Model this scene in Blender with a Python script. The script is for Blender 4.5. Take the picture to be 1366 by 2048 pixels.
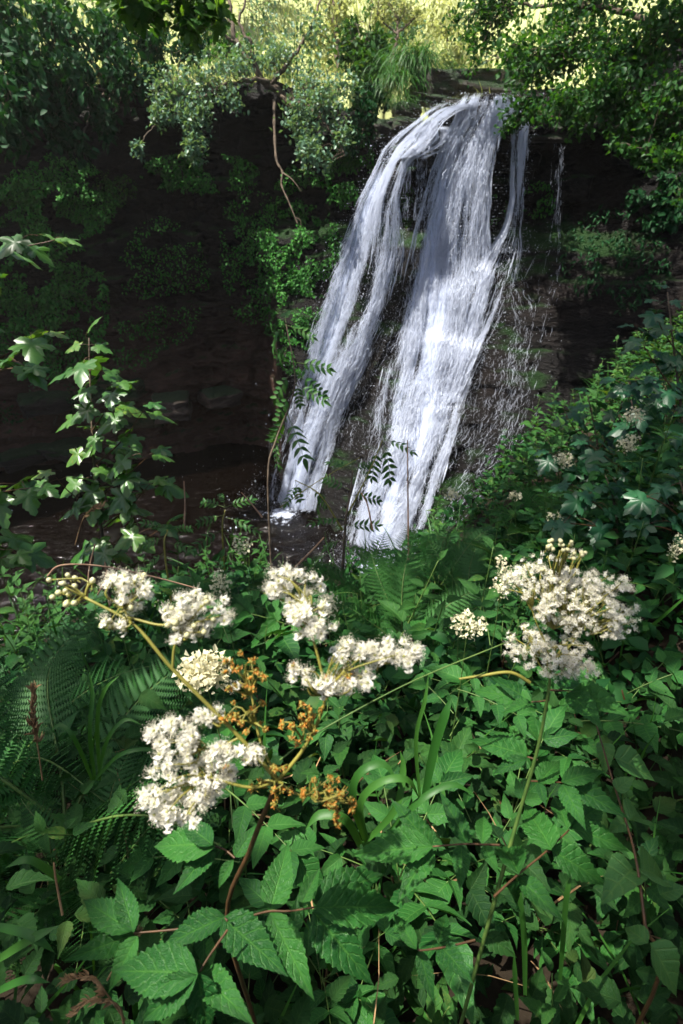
import bpy, math, random
import numpy as np
from mathutils import Vector, Matrix

for o in list(bpy.data.objects): bpy.data.objects.remove(o)
SC = bpy.context.scene
COL = SC.collection
R = np.random.RandomState(7)
random.seed(7)

# ------------------------------------------------------------------ camera
PITCH = math.radians(30.0)
FPX = 1100.0                       # focal length in pixels of the 1366 x 2048 photograph
cam_d = bpy.data.cameras.new('camera')
cam_d.sensor_fit = 'VERTICAL'; cam_d.sensor_height = 36.0; cam_d.sensor_width = 24.0
cam_d.lens = FPX / 2048.0 * 36.0
cam_d.clip_start = 0.02; cam_d.clip_end = 500
cam = bpy.data.objects.new('camera', cam_d); COL.objects.link(cam)
cam.location = (0, 0, 0); cam.rotation_euler = (math.radians(90) - PITCH, 0, 0)
SC.camera = cam
cam_d.dof.use_dof = True; cam_d.dof.focus_distance = 1.0; cam_d.dof.aperture_fstop = 9.0

# ------------------------------------------------------------------ light
SUN_EL = math.radians(66); SUN_AZ = math.radians(-100)
w = bpy.data.worlds.new('World'); SC.world = w; w.use_nodes = True
nt = w.node_tree; bg = nt.nodes['Background']
sk = nt.nodes.new('ShaderNodeTexSky'); sk.sky_type = 'NISHITA'; sk.sun_disc = False
sk.sun_elevation = SUN_EL; sk.sun_rotation = SUN_AZ
sk.air_density = 0.8; sk.dust_density = 3.0; sk.ozone_density = 1.0
nt.links.new(sk.outputs[0], bg.inputs[0]); bg.inputs[1].default_value = 0.08
S = Vector((math.sin(SUN_AZ) * math.cos(SUN_EL), math.cos(SUN_AZ) * math.cos(SUN_EL), math.sin(SUN_EL)))
sun_d = bpy.data.lights.new('sun', 'SUN'); sun_d.energy = 5.0; sun_d.angle = math.radians(0.5)
sun_d.color = (1.0, 0.95, 0.86)
sun = bpy.data.objects.new('sun', sun_d); COL.objects.link(sun)
sun.rotation_euler = S.to_track_quat('Z', 'Y').to_euler(); sun.location = (0, 30, 40)
SC.view_settings.view_transform = 'Standard'; SC.view_settings.look = 'None'
SC.view_settings.exposure = 1.5; SC.view_settings.gamma = 1.0
SC.view_settings.use_curve_mapping = False
SC.render.engine = 'CYCLES'
cy = SC.cycles
cy.use_denoising = True
try:
    cy.denoiser = 'OPENIMAGEDENOISE'; cy.denoising_input_passes = 'RGB_ALBEDO_NORMAL'
except Exception: pass
cy.max_bounces = 6; cy.diffuse_bounces = 3; cy.glossy_bounces = 2; cy.transmission_bounces = 3
cy.transparent_max_bounces = 12; cy.sample_clamp_indirect = 4.0; cy.use_adaptive_sampling = True
cy.adaptive_threshold = 0.02; cy.caustics_reflective = False; cy.caustics_refractive = False

# ------------------------------------------------------------------ helpers
cp, sp = math.cos(PITCH), math.sin(PITCH)
def ray(u, v):
    x = (np.asarray(u, float) - 683.0) / FPX; y = -(np.asarray(v, float) - 1024.0) / FPX
    return np.stack([x, cp + y * sp, -sp + y * cp], -1)
def P(u, v, d):                     # the point seen at photo pixel (u, v) at depth d metres
    return ray(u, v) * np.asarray(d, float)[..., None] if np.ndim(d) else ray(u, v) * d
def PZ(u, v, z):                    # the point seen at that pixel at height z
    r = ray(u, v); return r * (z / r[2])

def _h(ix, iy, s):
    n = (ix.astype(np.int64) * 374761393 + iy.astype(np.int64) * 668265263 + int(s) * 1442695041) & 0xffffffff
    n = ((n ^ (n >> 13)) * 1274126177) & 0xffffffff
    n = ((n ^ (n >> 16)) * 2246822519) & 0xffffffff
    return ((n ^ (n >> 15)) & 0xffffff) / float(0xffffff)
def vn(x, y, s=0):
    x, y = np.broadcast_arrays(np.asarray(x, float), np.asarray(y, float))
    ix, iy = np.floor(x), np.floor(y); fx, fy = x - ix, y - iy
    fx = fx * fx * (3 - 2 * fx); fy = fy * fy * (3 - 2 * fy)
    a = _h(ix, iy, s); b = _h(ix + 1, iy, s); c = _h(ix, iy + 1, s); d = _h(ix + 1, iy + 1, s)
    return (a * (1 - fx) + b * fx) * (1 - fy) + (c * (1 - fx) + d * fx) * fy
def fbm(x, y, s=0, o=4):
    t = 0; a = 0.5
    x = np.asarray(x, float); y = np.asarray(y, float)
    for i in range(o):
        t = t + a * (vn(x, y, s + i * 17) - 0.5) * 2; x = x * 2.03; y = y * 2.03; a *= 0.5
    return t
def sst(a, b, x):
    t = np.clip((x - a) / (b - a), 0, 1); return t * t * (3 - 2 * t)
def unit(v):
    v = np.asarray(v, float); return v / (np.linalg.norm(v, axis=-1, keepdims=True) + 1e-12)

class Geo:
    def __init__(s): s.V = []; s.Q = []; s.T = []; s.UV = []; s.RN = []; s.QM = []; s.TM = []; s.n = 0
    def add(s, V, Q=None, T=None, UV=None, rn=None, mi=0):
        V = np.asarray(V, float).reshape(-1, 3); k = len(V)
        s.V.append(V)
        s.UV.append(np.zeros((k, 2)) if UV is None else np.asarray(UV, float).reshape(-1, 2))
        s.RN.append(np.full(k, random.random()) if rn is None else np.broadcast_to(np.asarray(rn, float), (k,)))
        if Q is not None and len(Q):
            Q = np.asarray(Q, int).reshape(-1, 4) + s.n; s.Q.append(Q); s.QM.append(np.full(len(Q), mi))
        if T is not None and len(T):
            T = np.asarray(T, int).reshape(-1, 3) + s.n; s.T.append(T); s.TM.append(np.full(len(T), mi))
        s.n += k; return s
    def addp(s, pr, mi=0, rn=None): return s.add(pr[0], pr[1], pr[2], pr[3], rn, mi)
    def inst(s, pr, pos, M, sc, mi=0, rn=None):
        """many copies of a proto (V,Q,T,UV): pos (n,3), M (n,3,3) columns = axes, sc (n,)"""
        V, Q, T, UV = pr; n = len(pos); k = len(V)
        W = np.einsum('nij,kj->nki', M, V) * np.asarray(sc)[:, None, None] + np.asarray(pos)[:, None, :]
        off = (np.arange(n) * k)[:, None, None]
        rr = R.rand(n) if rn is None else np.asarray(rn)
        s.V.append(W.reshape(-1, 3)); s.UV.append(np.tile(UV, (n, 1))); s.RN.append(np.repeat(rr, k))
        if len(Q):
            q = (np.asarray(Q)[None] + off).reshape(-1, 4) + s.n; s.Q.append(q); s.QM.append(np.full(len(q), mi))
        if len(T):
            t = (np.asarray(T)[None] + off).reshape(-1, 3) + s.n; s.T.append(t); s.TM.append(np.full(len(t), mi))
        s.n += n * k; return s
    def mesh(s, name, mats, smooth=True):
        V = np.concatenate(s.V); UV = np.concatenate(s.UV); RN = np.concatenate(s.RN)
        Q = np.concatenate(s.Q) if s.Q else np.zeros((0, 4), int); T = np.concatenate(s.T) if s.T else np.zeros((0, 3), int)
        me = bpy.data.meshes.new(name)
        me.vertices.add(len(V)); me.vertices.foreach_set('co', V.astype(np.float32).ravel())
        L = np.concatenate([Q.ravel(), T.ravel()]).astype(np.int32)
        me.loops.add(len(L)); me.loops.foreach_set('vertex_index', L)
        nf = len(Q) + len(T); me.polygons.add(nf)
        st = np.concatenate([np.arange(len(Q)) * 4, len(Q) * 4 + np.arange(len(T)) * 3]).astype(np.int32)
        me.polygons.foreach_set('loop_start', st)
        mi = np.concatenate([np.concatenate(s.QM) if s.QM else np.zeros(0, int), np.concatenate(s.TM) if s.TM else np.zeros(0, int)])
        me.polygons.foreach_set('material_index', mi.astype(np.int32))
        me.polygons.foreach_set('use_smooth', np.full(nf, smooth))
        uv = me.uv_layers.new(name='UVMap'); uv.data.foreach_set('uv', UV[L].astype(np.float32).ravel())
        at = me.attributes.new('rnd', 'FLOAT', 'POINT'); at.data.foreach_set('value', RN.astype(np.float32))
        for m in (mats if isinstance(mats, (list, tuple)) else [mats]): me.materials.append(m)
        me.update(); me.validate(); return me
    def build(s, name, mats, parent=None, smooth=True):
        return link(name, s.mesh(name, mats, smooth), parent)

def link(name, me, parent=None):
    o = bpy.data.objects.new(name, me); COL.objects.link(o)
    if parent is not None: o.parent = parent
    return o
def thing(name, label, cat, loc=(0, 0, 0), group=None, rz=0.0, sc=1.0):
    o = bpy.data.objects.new(name, None); COL.objects.link(o); o.empty_display_size = 0.05
    o.location = [float(a) for a in loc]; o.rotation_euler = (0, 0, rz); o.scale = (sc, sc, sc)
    return tag(o, label, cat, group)
def tag(o, label, cat, group=None):
    o['label'] = label; o['category'] = cat
    if group: o['group'] = group
    return o
def struct(o): o['kind'] = 'structure'; return o
def stuff(o, label=None, cat=None):
    o['kind'] = 'stuff'
    if label: o['label'] = label
    if cat: o['category'] = cat
    return o
def dup(root, loc, rz, sc, label, group=None, tilt=(0, 0)):
    r = root.copy(); COL.objects.link(r); r.location = [float(a) for a in loc]
    r.rotation_euler = (tilt[0], tilt[1], rz); r.scale = (sc, sc, sc); r['label'] = label
    if group: r['group'] = group
    for ch in list(root.children):
        c = ch.copy(); COL.objects.link(c); c.parent = r
        for g in list(ch.children):
            d = g.copy(); COL.objects.link(d); d.parent = c
    return r

def frames(dirs, ups):
    """n x 3 x 3 matrices with columns (side, dir, normal)"""
    d = unit(dirs); u = np.broadcast_to(np.asarray(ups, float), d.shape)
    s = unit(np.cross(d, u)); n = np.cross(s, d)
    return np.stack([s, d, n], -1)
def mat4(pos, M, sc):
    m = Matrix.Identity(4)
    for i in range(3):
        for j in range(3): m[i][j] = float(M[i][j]) * float(sc)
        m[i][3] = float(pos[i])
    return m
def rdir(n, z=0.0):
    v = R.normal(size=(n, 3)); v[:, 2] += z; return unit(v)

def tube(pts, rad, k=6, uvl=1.0):
    pts = np.asarray(pts, float); n = len(pts); rad = np.broadcast_to(np.asarray(rad, float), (n,))
    t = np.gradient(pts, axis=0); t = unit(t)
    ref = np.array([0.31, 0.17, 0.93]); ref = ref if abs(unit(pts[-1] - pts[0]) @ unit(ref)) < .9 else np.array([1., .2, 0])
    a = unit(np.cross(t, ref)); b = np.cross(t, a)
    ang = np.linspace(0, 2 * np.pi, k, endpoint=False)
    V = pts[:, None] + rad[:, None, None] * (np.cos(ang)[None, :, None] * a[:, None] + np.sin(ang)[None, :, None] * b[:, None])
    i = np.arange(n - 1)[:, None]; j = np.arange(k)[None]; j2 = (j + 1) % k
    Q = np.stack([i * k + j, i * k + j2, (i + 1) * k + j2, (i + 1) * k + j], -1).reshape(-1, 4)
    UV = np.stack([np.tile(ang / 6.28, n), np.repeat(np.linspace(0, uvl, n), k)], -1)
    T = [[(n - 1) * k, (n - 1) * k + q, (n - 1) * k + q + 1] for q in range(1, k - 1)]
    return V.reshape(-1, 3), Q, np.array(T), UV
def spline(pts, n=24):
    pts = np.asarray(pts, float); m = len(pts)
    if m < 3: return pts[0] + (pts[-1] - pts[0]) * np.linspace(0, 1, n)[:, None]
    ext = np.vstack([2 * pts[0] - pts[1], pts, 2 * pts[-1] - pts[-2]])
    tt = np.linspace(0, m - 1 - 1e-6, n); i = tt.astype(int); f = (tt - i)[:, None]
    a, b, c, d = ext[i], ext[i + 1], ext[i + 2], ext[i + 3]
    return 0.5 * (2 * b + (c - a) * f + (2 * a - 5 * b + 4 * c - d) * f ** 2 + (3 * b - a - 3 * c + d) * f ** 3)
def grid(nu, nv):
    i = np.arange(nv - 1)[:, None]; j = np.arange(nu - 1)[None]
    return np.stack([i * nu + j, i * nu + j + 1, (i + 1) * nu + j + 1, (i + 1) * nu + j], -1).reshape(-1, 4)

# ------------------------------------------------------------------ leaf shapes (base at origin, tip at +Y, length 1, normal +Z)
def leaf(wid=0.45, rows=10, cols=4, teeth=0.0, fold=0.12, droop=0.15, pleat=0.0, veins=7, base=0.32, tip=1.15, wob=0.0, seed=0):
    rr = np.random.RandomState(seed)
    t = np.linspace(0, 1, rows + 1); prof = np.sin(np.pi * np.clip(t, 0, 1) ** (0.5 + base)) ** tip
    prof = prof / prof.max(); prof[0] = 0.04; prof[-1] = 0.0
    if teeth: prof = prof * (1 + teeth * np.where(np.arange(rows + 1) % 2 == 0, -1, 1))
    u = np.linspace(-1, 1, cols + 1)
    X = u[None] * prof[:, None] * wid * 0.5
    Y = t[:, None] - 0.0 * np.abs(u)[None] + (np.abs(u)[None] * prof[:, None] * wid * -0.10)
    if teeth: Y = Y + np.abs(u)[None] ** 4 * teeth * 0.35 * np.where(np.arange(rows + 1) % 2 == 0, 0, 1)[:, None] * wid
    Z = np.abs(X) * fold * 2 - droop * t[:, None] ** 2 + 0 * X
    if pleat:
        ph = (t[:, None] - 0.30 * np.abs(u)[None] * prof[:, None]) * veins
        Z = Z + pleat * (np.abs((ph % 1) - 0.5) * 2 - 0.5) * np.minimum(np.abs(u)[None] * 3, 1) * prof[:, None]
    if wob: Z = Z + wob * (np.sin(t[:, None] * 7 + rr.rand() * 6) * u[None] + np.sin(t[:, None] * 4 + rr.rand() * 6) * .6)
    V = np.stack([X, Y, Z], -1).reshape(-1, 3)
    UV = np.stack([np.broadcast_to(u[None], X.shape), np.broadcast_to(t[:, None], X.shape)], -1).reshape(-1, 2)
    return V, grid(cols + 1, rows + 1), np.zeros((0, 3), int), UV
_MH = [(0.0, -0.02), (0.10, -0.11), (0.24, -0.13), (0.42, -0.07), (0.36, 0.05), (0.40, 0.10), (0.30, 0.15), (0.44, 0.22), (0.50, 0.30),
       (0.60, 0.43), (0.50, 0.45), (0.47, 0.50), (0.38, 0.47), (0.24, 0.42), (0.28, 0.56), (0.24, 0.62), (0.24, 0.72), (0.15, 0.78), (0.12, 0.87), (0, 1.0)]
def maple(cup=0.25, droop=0.2, seed=0):
    rr = np.random.RandomState(seed)
    h = np.array(_MH) + rr.normal(0, 0.012, (len(_MH), 2)); h[0, 0] = 0; h[-1, 0] = 0
    ring = np.vstack([h, (h[1:-1] * [-1, 1] + rr.normal(0, 0.012, (len(h) - 2, 2)))[::-1]])
    c = np.array([0, 0.22]); n = len(ring)
    mid = c + (ring - c) * 0.5
    V2 = np.vstack([[c], mid, ring]); r = np.linalg.norm(V2 - c, axis=1); a = np.arctan2(V2[:, 0], V2[:, 1] - .22)
    z = -droop * np.maximum(V2[:, 1], 0) ** 2 - cup * r ** 2 * 0.6 + 0.05 * np.cos(a * 5) * r / .5 + 0.02 * np.sin(a * 3 + rr.rand() * 6)
    V = np.column_stack([V2, z]); i = np.arange(n); j = (i + 1) % n
    T = np.column_stack([np.zeros(n, int), 1 + j, 1 + i])
    Q = np.column_stack([1 + i, 1 + j, 1 + n + j, 1 + n + i])
    return V, Q, T, np.column_stack([V2[:, 0] * 2, V2[:, 1]])
def tiny(wid=0.5, fold=0.25, droop=0.2):          # six-triangle leaf for crowns and ground cover
    h = wid / 2
    V = [(0, 0, 0), (-h * .8, .35, fold * h), (0, .38, -droop * .1), (h * .8, .35, fold * h), (-h * .7, .7, fold * h * .7 - droop * .4), (0, .72, -droop * .5), (h * .7, .7, fold * h * .7 - droop * .4), (0, 1, -droop)]
    T = [(0, 2, 1), (0, 3, 2), (4, 5, 7), (5, 6, 7)]; Q = [(1, 2, 5, 4), (2, 3, 6, 5)]
    UV = [(0, 0), (-1, .35), (0, .38), (1, .35), (-1, .7), (0, .72), (1, .7), (0, 1)]
    return np.array(V, float), np.array(Q), np.array(T), np.array(UV, float)
def blade(wid=0.03, n=7, bend=0.5, fold=0.15):
    t = np.linspace(0, 1, n); w = wid * 0.5 * np.minimum(1, (1 - t) * 2.2) * (0.6 + 0.4 * np.minimum(1, t * 5)); w[-1] = 0
    y = np.sin(t * bend * 1.57) / max(bend * 1.57, 1e-3); z = (1 - np.cos(t * bend * 1.57)) / max(bend * 1.57, 1e-3)
    V = np.stack([np.stack([-w, y, -z + fold * w], -1), np.stack([0 * w, y, -z], -1), np.stack([w, y, -z + fold * w], -1)], 1).reshape(-1, 3)
    UV = np.stack([np.tile([-1, 0, 1], n), np.repeat(t, 3)], -1)
    return V, grid(3, n), np.zeros((0, 3), int), UV.astype(float)

# ------------------------------------------------------------------ materials
def new_mat(name):
    m = bpy.data.materials.new(name); m.use_nodes = True
    nt = m.node_tree; nt.nodes.clear(); out = nt.nodes.new('ShaderNodeOutputMaterial'); return m, nt, out
def N(nt, typ, **kw):
    n = nt.nodes.new(typ)
    for k, v in kw.items():
        if k.startswith('i_'): n.inputs[k[2:].replace('_', ' ')].default_value = v
        elif k.startswith('n_'): n.inputs[int(k[2:])].default_value = v
        else: setattr(n, k, v)
    return n
def math_(nt, op, a, b=None, c=None):
    n = N(nt, 'ShaderNodeMath', operation=op)
    for i, x in enumerate((a, b, c)):
        if x is None: continue
        if isinstance(x, (int, float)): n.inputs[i].default_value = x
        else: nt.links.new(x, n.inputs[i])
    return n.outputs[0]
def mixc(nt, f, a, b, bt='MIX'):
    n = N(nt, 'ShaderNodeMix', data_type='RGBA', blend_type=bt)
    for s, x in ((n.inputs[0], f), (n.inputs[6], a), (n.inputs[7], b)):
        if isinstance(x, (int, float)): s.default_value = x
        elif isinstance(x, tuple): s.default_value = x if len(x) == 4 else (*x, 1)
        else: nt.links.new(x, s)
    return n.outputs[2]
def ramp(nt, f, stops):
    n = N(nt, 'ShaderNodeValToRGB'); nt.links.new(f, n.inputs[0]); e = n.color_ramp.elements
    while len(e) < len(stops): e.new(0.5)
    for q, (p, c) in zip(e, stops): q.position = p; q.color = (*c, 1) if len(c) == 3 else c
    return n.outputs[0]
def noise(nt, scale, detail=4, rough=.55, vec=None, dist=0.0):
    n = N(nt, 'ShaderNodeTexNoise'); n.inputs['Scale'].default_value = scale; n.inputs['Detail'].default_value = detail
    n.inputs['Roughness'].default_value = rough; n.inputs['Distortion'].default_value = dist
    if vec is not None: nt.links.new(vec, n.inputs['Vector'])
    return n.outputs['Fac']
def scaled(nt, vec, s):
    n = N(nt, 'ShaderNodeVectorMath', operation='MULTIPLY'); nt.links.new(vec, n.inputs[0]); n.inputs[1].default_value = s; return n.outputs[0]

def leaf_mat(name, ca, cb, trans=0.3, rough=0.45, spec=0.4, veins=0, vein_str=0.3, tcol=None, noise_s=6.0, young=None):
    m, nt, out = new_mat(name)
    at = N(nt, 'ShaderNodeAttribute', attribute_name='rnd'); oi = N(nt, 'ShaderNodeObjectInfo')
    f = math_(nt, 'FRACT', math_(nt, 'ADD', at.outputs['Fac'], oi.outputs['Random']))
    tc = N(nt, 'ShaderNodeTexCoord')
    nz = noise(nt, noise_s, 4, .6, tc.outputs['Object'])
    f2 = math_(nt, 'ADD', math_(nt, 'MULTIPLY', f, .7), math_(nt, 'MULTIPLY', math_(nt, 'SUBTRACT', nz, .35), .8))
    stops = [(0.0, ca), (1.0, cb)]
    if young: stops = [(0.0, ca), (0.75, cb), (0.97, young)]
    col = ramp(nt, f2, stops)
    b = N(nt, 'ShaderNodeBsdfPrincipled'); b.inputs['Roughness'].default_value = rough; b.inputs['Specular IOR Level'].default_value = spec
    if veins:
        uv = N(nt, 'ShaderNodeSeparateXYZ'); nt.links.new(tc.outputs['UV'], uv.inputs[0])
        au = math_(nt, 'ABSOLUTE', uv.outputs[0])
        ph = math_(nt, 'MULTIPLY', math_(nt, 'SUBTRACT', uv.outputs[1], math_(nt, 'MULTIPLY', au, .22)), float(veins))
        tri = math_(nt, 'ABSOLUTE', math_(nt, 'SUBTRACT', math_(nt, 'FRACT', ph), .5))      # 0 .. .5
        lat = math_(nt, 'SUBTRACT', 1.0, math_(nt, 'MINIMUM', math_(nt, 'MULTIPLY', tri, 7.0), 1.0))
        mid = math_(nt, 'SUBTRACT', 1.0, math_(nt, 'MINIMUM', math_(nt, 'MULTIPLY', au, 11.0), 1.0))
        v = math_(nt, 'MAXIMUM', math_(nt, 'MULTIPLY', lat, .75), mid)
        fine = N(nt, 'ShaderNodeTexVoronoi', feature='DISTANCE_TO_EDGE'); fine.inputs['Scale'].default_value = 14
        nt.links.new(tc.outputs['UV'], fine.inputs['Vector'])
        col = mixc(nt, math_(nt, 'MULTIPLY', v, vein_str), col, (min(1, cb[0] * 1.9 + .02), min(1, cb[1] * 1.5 + .02), cb[2] * 1.3 + .01))
        hgt = math_(nt, 'SUBTRACT', math_(nt, 'MULTIPLY', math_(nt, 'MINIMUM', fine.outputs['Distance'], .15), 2.0), math_(nt, 'MULTIPLY', v, .8))
        bp = N(nt, 'ShaderNodeBump'); bp.inputs['Strength'].default_value = .55; bp.inputs['Distance'].default_value = .003
        nt.links.new(hgt, bp.inputs['Height']); nt.links.new(bp.outputs[0], b.inputs['Normal'])
    nt.links.new(col, b.inputs['Base Color'])
    rg = math_(nt, 'ADD', rough - .12, math_(nt, 'MULTIPLY', nz, .25)); nt.links.new(rg, b.inputs['Roughness'])
    tr = N(nt, 'ShaderNodeBsdfTranslucent')
    tcn = mixc(nt, 1.0, col, tcol or (1.6, 1.25, .5), 'MULTIPLY'); nt.links.new(tcn, tr.inputs[0])
    mx = N(nt, 'ShaderNodeMixShader'); mx.inputs[0].default_value = trans
    nt.links.new(b.outputs[0], mx.inputs[1]); nt.links.new(tr.outputs[0], mx.inputs[2]); nt.links.new(mx.outputs[0], out.inputs[0])
    return m
def plain_mat(name, ca, cb, rough=.7, scale=8.0, bump=.4, spec=.3, dist=.01):
    m, nt, out = new_mat(name); tc = N(nt, 'ShaderNodeTexCoord')
    nz = noise(nt, scale, 6, .6, tc.outputs['Object'])
    b = N(nt, 'ShaderNodeBsdfPrincipled'); b.inputs['Roughness'].default_value = rough; b.inputs['Specular IOR Level'].default_value = spec
    nt.links.new(ramp(nt, nz, [(.3, ca), (.7, cb)]), b.inputs['Base Color'])
    if bump:
        bp = N(nt, 'ShaderNodeBump'); bp.inputs['Strength'].default_value = bump; bp.inputs['Distance'].default_value = dist
        nt.links.new(nz, bp.inputs['Height']); nt.links.new(bp.outputs[0], b.inputs['Normal'])
    nt.links.new(b.outputs[0], out.inputs[0]); return m

def rock_mat(name, dark, mid, red, wet=.35, moss=.35, mscale=.5, spec=.45, bed=None):
    m, nt, out = new_mat(name); tc = N(nt, 'ShaderNodeTexCoord'); ge = N(nt, 'ShaderNodeNewGeometry')
    ob = tc.outputs['Object']
    big = noise(nt, .35, 5, .6, ob); fine = noise(nt, 5.0, 8, .62, scaled(nt, ob, (1, 1, 2.6)), .4)
    grit = noise(nt, 26.0, 6, .65, scaled(nt, ob, (1, 1, 1.7)))
    col = mixc(nt, math_(nt, 'MULTIPLY', fine, 1.0), dark, mid)
    col = mixc(nt, ramp(nt, big, [(.45, (0, 0, 0)), (.7, (.8, .8, .8))]), col, red)
    if bed:
        sz = N(nt, 'ShaderNodeSeparateXYZ'); nt.links.new(ob, sz.inputs[0])
        bz = N(nt, 'ShaderNodeMapRange', interpolation_type='SMOOTHSTEP'); nt.links.new(math_(nt, 'ADD', sz.outputs[2], math_(nt, 'MULTIPLY', big, 2.5)), bz.inputs[0]); bz.inputs[1].default_value = -.4; bz.inputs[2].default_value = -5.0
        bx_ = N(nt, 'ShaderNodeMapRange', interpolation_type='SMOOTHSTEP'); nt.links.new(sz.outputs[0], bx_.inputs[0]); bx_.inputs[1].default_value = -1.2; bx_.inputs[2].default_value = -2.6
        col = mixc(nt, math_(nt, 'MULTIPLY', math_(nt, 'MULTIPLY', bz.outputs[0], bx_.outputs[0]), .8), col, mixc(nt, fine, tuple(x * .25 for x in bed), bed))
    # moss where the face looks up and where the noise says so
    up = N(nt, 'ShaderNodeSeparateXYZ'); nt.links.new(ge.outputs['Normal'], up.inputs[0])
    mn = noise(nt, mscale, 6, .6, ob)
    mf = math_(nt, 'ADD', math_(nt, 'MULTIPLY', up.outputs[2], .55), math_(nt, 'ADD', mn, moss - .95))
    mf = math_(nt, 'MULTIPLY', math_(nt, 'MAXIMUM', mf, 0.0), 5.0); mf = math_(nt, 'MINIMUM', mf, .9)
    mcol = mixc(nt, grit, (.004, .016, .004), (.020, .060, .012))
    col = mixc(nt, mf, col, mcol)
    b = N(nt, 'ShaderNodeBsdfPrincipled'); b.inputs['Specular IOR Level'].default_value = spec
    nt.links.new(col, b.inputs['Base Color'])
    nt.links.new(math_(nt, 'ADD', math_(nt, 'MULTIPLY', grit, .45), math_(nt, 'ADD', math_(nt, 'MULTIPLY', mf, .3), wet)), b.inputs['Roughness'])
    h = math_(nt, 'ADD', fine, math_(nt, 'MULTIPLY', grit, .35))
    bp = N(nt, 'ShaderNodeBump'); bp.inputs['Strength'].default_value = 1.0; bp.inputs['Distance'].default_value = .16
    nt.links.new(h, bp.inputs['Height']); nt.links.new(bp.outputs[0], b.inputs['Normal'])
    nt.links.new(b.outputs[0], out.inputs[0]); return m

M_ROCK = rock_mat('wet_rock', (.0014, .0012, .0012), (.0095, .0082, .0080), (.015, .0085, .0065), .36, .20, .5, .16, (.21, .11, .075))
M_SLAB = rock_mat('ledge_rock', (.005, .005, .004), (.035, .030, .024), (.045, .028, .018), .22, .42, 1.4, .35)
M_SOIL = plain_mat('soil', (.008, .006, .004), (.022, .016, .010), .95, 9, .6, .1, .03)
M_BARK = plain_mat('bark', (.035, .025, .018), (.13, .10, .07), .85, 14, .7, .2, .02)
M_TWIG = plain_mat('dry_twig', (.14, .08, .05), (.30, .19, .12), .8, 40, .4, .2, .002)
M_STEMG = plain_mat('green_stem', (.04, .09, .018), (.09, .14, .03), .5, 60, .1, .3, .001)
M_STEMY = plain_mat('yellow_green_stem', (.12, .12, .02), (.20, .18, .035), .5, 60, .1, .3, .001)
M_STEMR = plain_mat('red_stem', (.035, .020, .008), (.09, .042, .016), .5, 60, .1, .3, .001)
M_STRAW = plain_mat('dry_grass', (.16, .09, .04), (.32, .21, .10), .8, 50, .2, .2, .001)
L_HERO = leaf_mat('meadowsweet_leaf', (.007, .056, .010), (.032, .132, .020), .28, .50, .26, 8, .42)
L_HERB = leaf_mat('herb_leaf', (.007, .042, .009), (.030, .103, .017), .32, .55, .18, 6, .30, young=(.10, .145, .026))
L_COVER = leaf_mat('ground_cover_leaf', (.003, .027, .008), (.016, .075, .015), .28, .6, .16, young=(.055, .09, .02))
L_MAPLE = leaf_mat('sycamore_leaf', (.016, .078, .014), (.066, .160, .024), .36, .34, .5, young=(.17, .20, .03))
L_MAPLED = leaf_mat('shaded_sycamore_leaf', (0.0065, 0.0451, 0.0180), (0.0196, 0.0902, 0.0279), .28, .40, .4)  # darker copy of the sycamore leaf; shade of the right slope put into colour
L_FERN = leaf_mat('fern_frond', (.012, .070, .014), (.038, .130, .024), .32, .55, .25)
L_ASH = leaf_mat('ash_leaf', (0.0197, 0.0837, 0.0197), (0.0542, 0.1377, 0.0246), .38, .5, .3)
L_GRASS = leaf_mat('grass_blade', (0.0154, 0.0806, 0.0108), (0.0461, 0.1420, 0.0200), .38, .48, .3)
L_HAW = leaf_mat('hawthorn_leaf', (.050, .130, .070), (.135, .245, .150), .36, .42, .4)  # paled hawthorn leaf; blue-green sky sheen put into its colour
L_IVY = leaf_mat('ivy_leaf', (.004, .034, .010), (.014, .066, .018), .22, .6, .14)
L_TREE = leaf_mat('tree_leaf', (.008, .050, .012), (.034, .110, .018), .45, .5, .25, tcol=(1.9, 1.5, .5))
L_MOSS = leaf_mat('moss_leaf', (.016, .110, .016), (.060, .220, .030), .25, .6, .2)
L_SUN = leaf_mat('sunlit_meadow_leaf', (.22, .27, .10), (.42, .44, .21), .42, .6, .2, tcol=(1.2, 1.15, .75))  # pale meadow leaf; sun glow of the hillside put into its colour
L_MAPLET = leaf_mat('backlit_sycamore_leaf', (.020, .085, .014), (.070, .170, .020), .55, .45, .3, tcol=(1.9, 1.5, .5))  # brighter, more translucent sycamore leaf; backlight put into its colour
L_LOW = leaf_mat('shaded_low_herb_leaf', (.004, .024, .006), (.017, .062, .011), .30, .58, .16, 6, .30, young=(.055, .08, .018))  # darker copy of the herb leaf; undergrowth shade put into its colour

# ================================================================== the gorge
POOL = -7.5
_XB = [-18, -14, -11.5, -10, -7.5, -5.5, -3.4, -2.3, -1.75, -1.3, .92, 2.5, 5.0, 8.0, 12, 16]
_YB = [ 6, 11.5, 15.0, 15.8, 16.3, 16.8, 17.9, 17.6, 14.6, 13.4, 10.9, 10.3, 9.6, 7.6, 3, -1]
_XT = [-18, -14, -11.5, -9, -5, -2.2, -.6, .5, 1.1, 1.6, 2.8, 4.2, 6.5, 9.5, 13, 16]
_YT = [ 5, 10.0, 13.2, 14.8, 16.0, 16.4, 16.0, 15.2, 14.5, 14.2, 13.5, 13.0, 11.6, 8.6, 4, 0]
_XL = [-18, -9, -5, -1.5, .6, 1.2, 1.7, 2.3, 2.9, 4.6, 5.4, 7, 16]
_ZL = [2.6, 2.4, 2.2, 2.3, 1.55, .95, 1.25, 1.55, 1.72, 1.75, 2.1, 2.8, 3.2]      # height of the cliff top
def ztop(X): return np.interp(X, _XL, _ZL)
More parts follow.
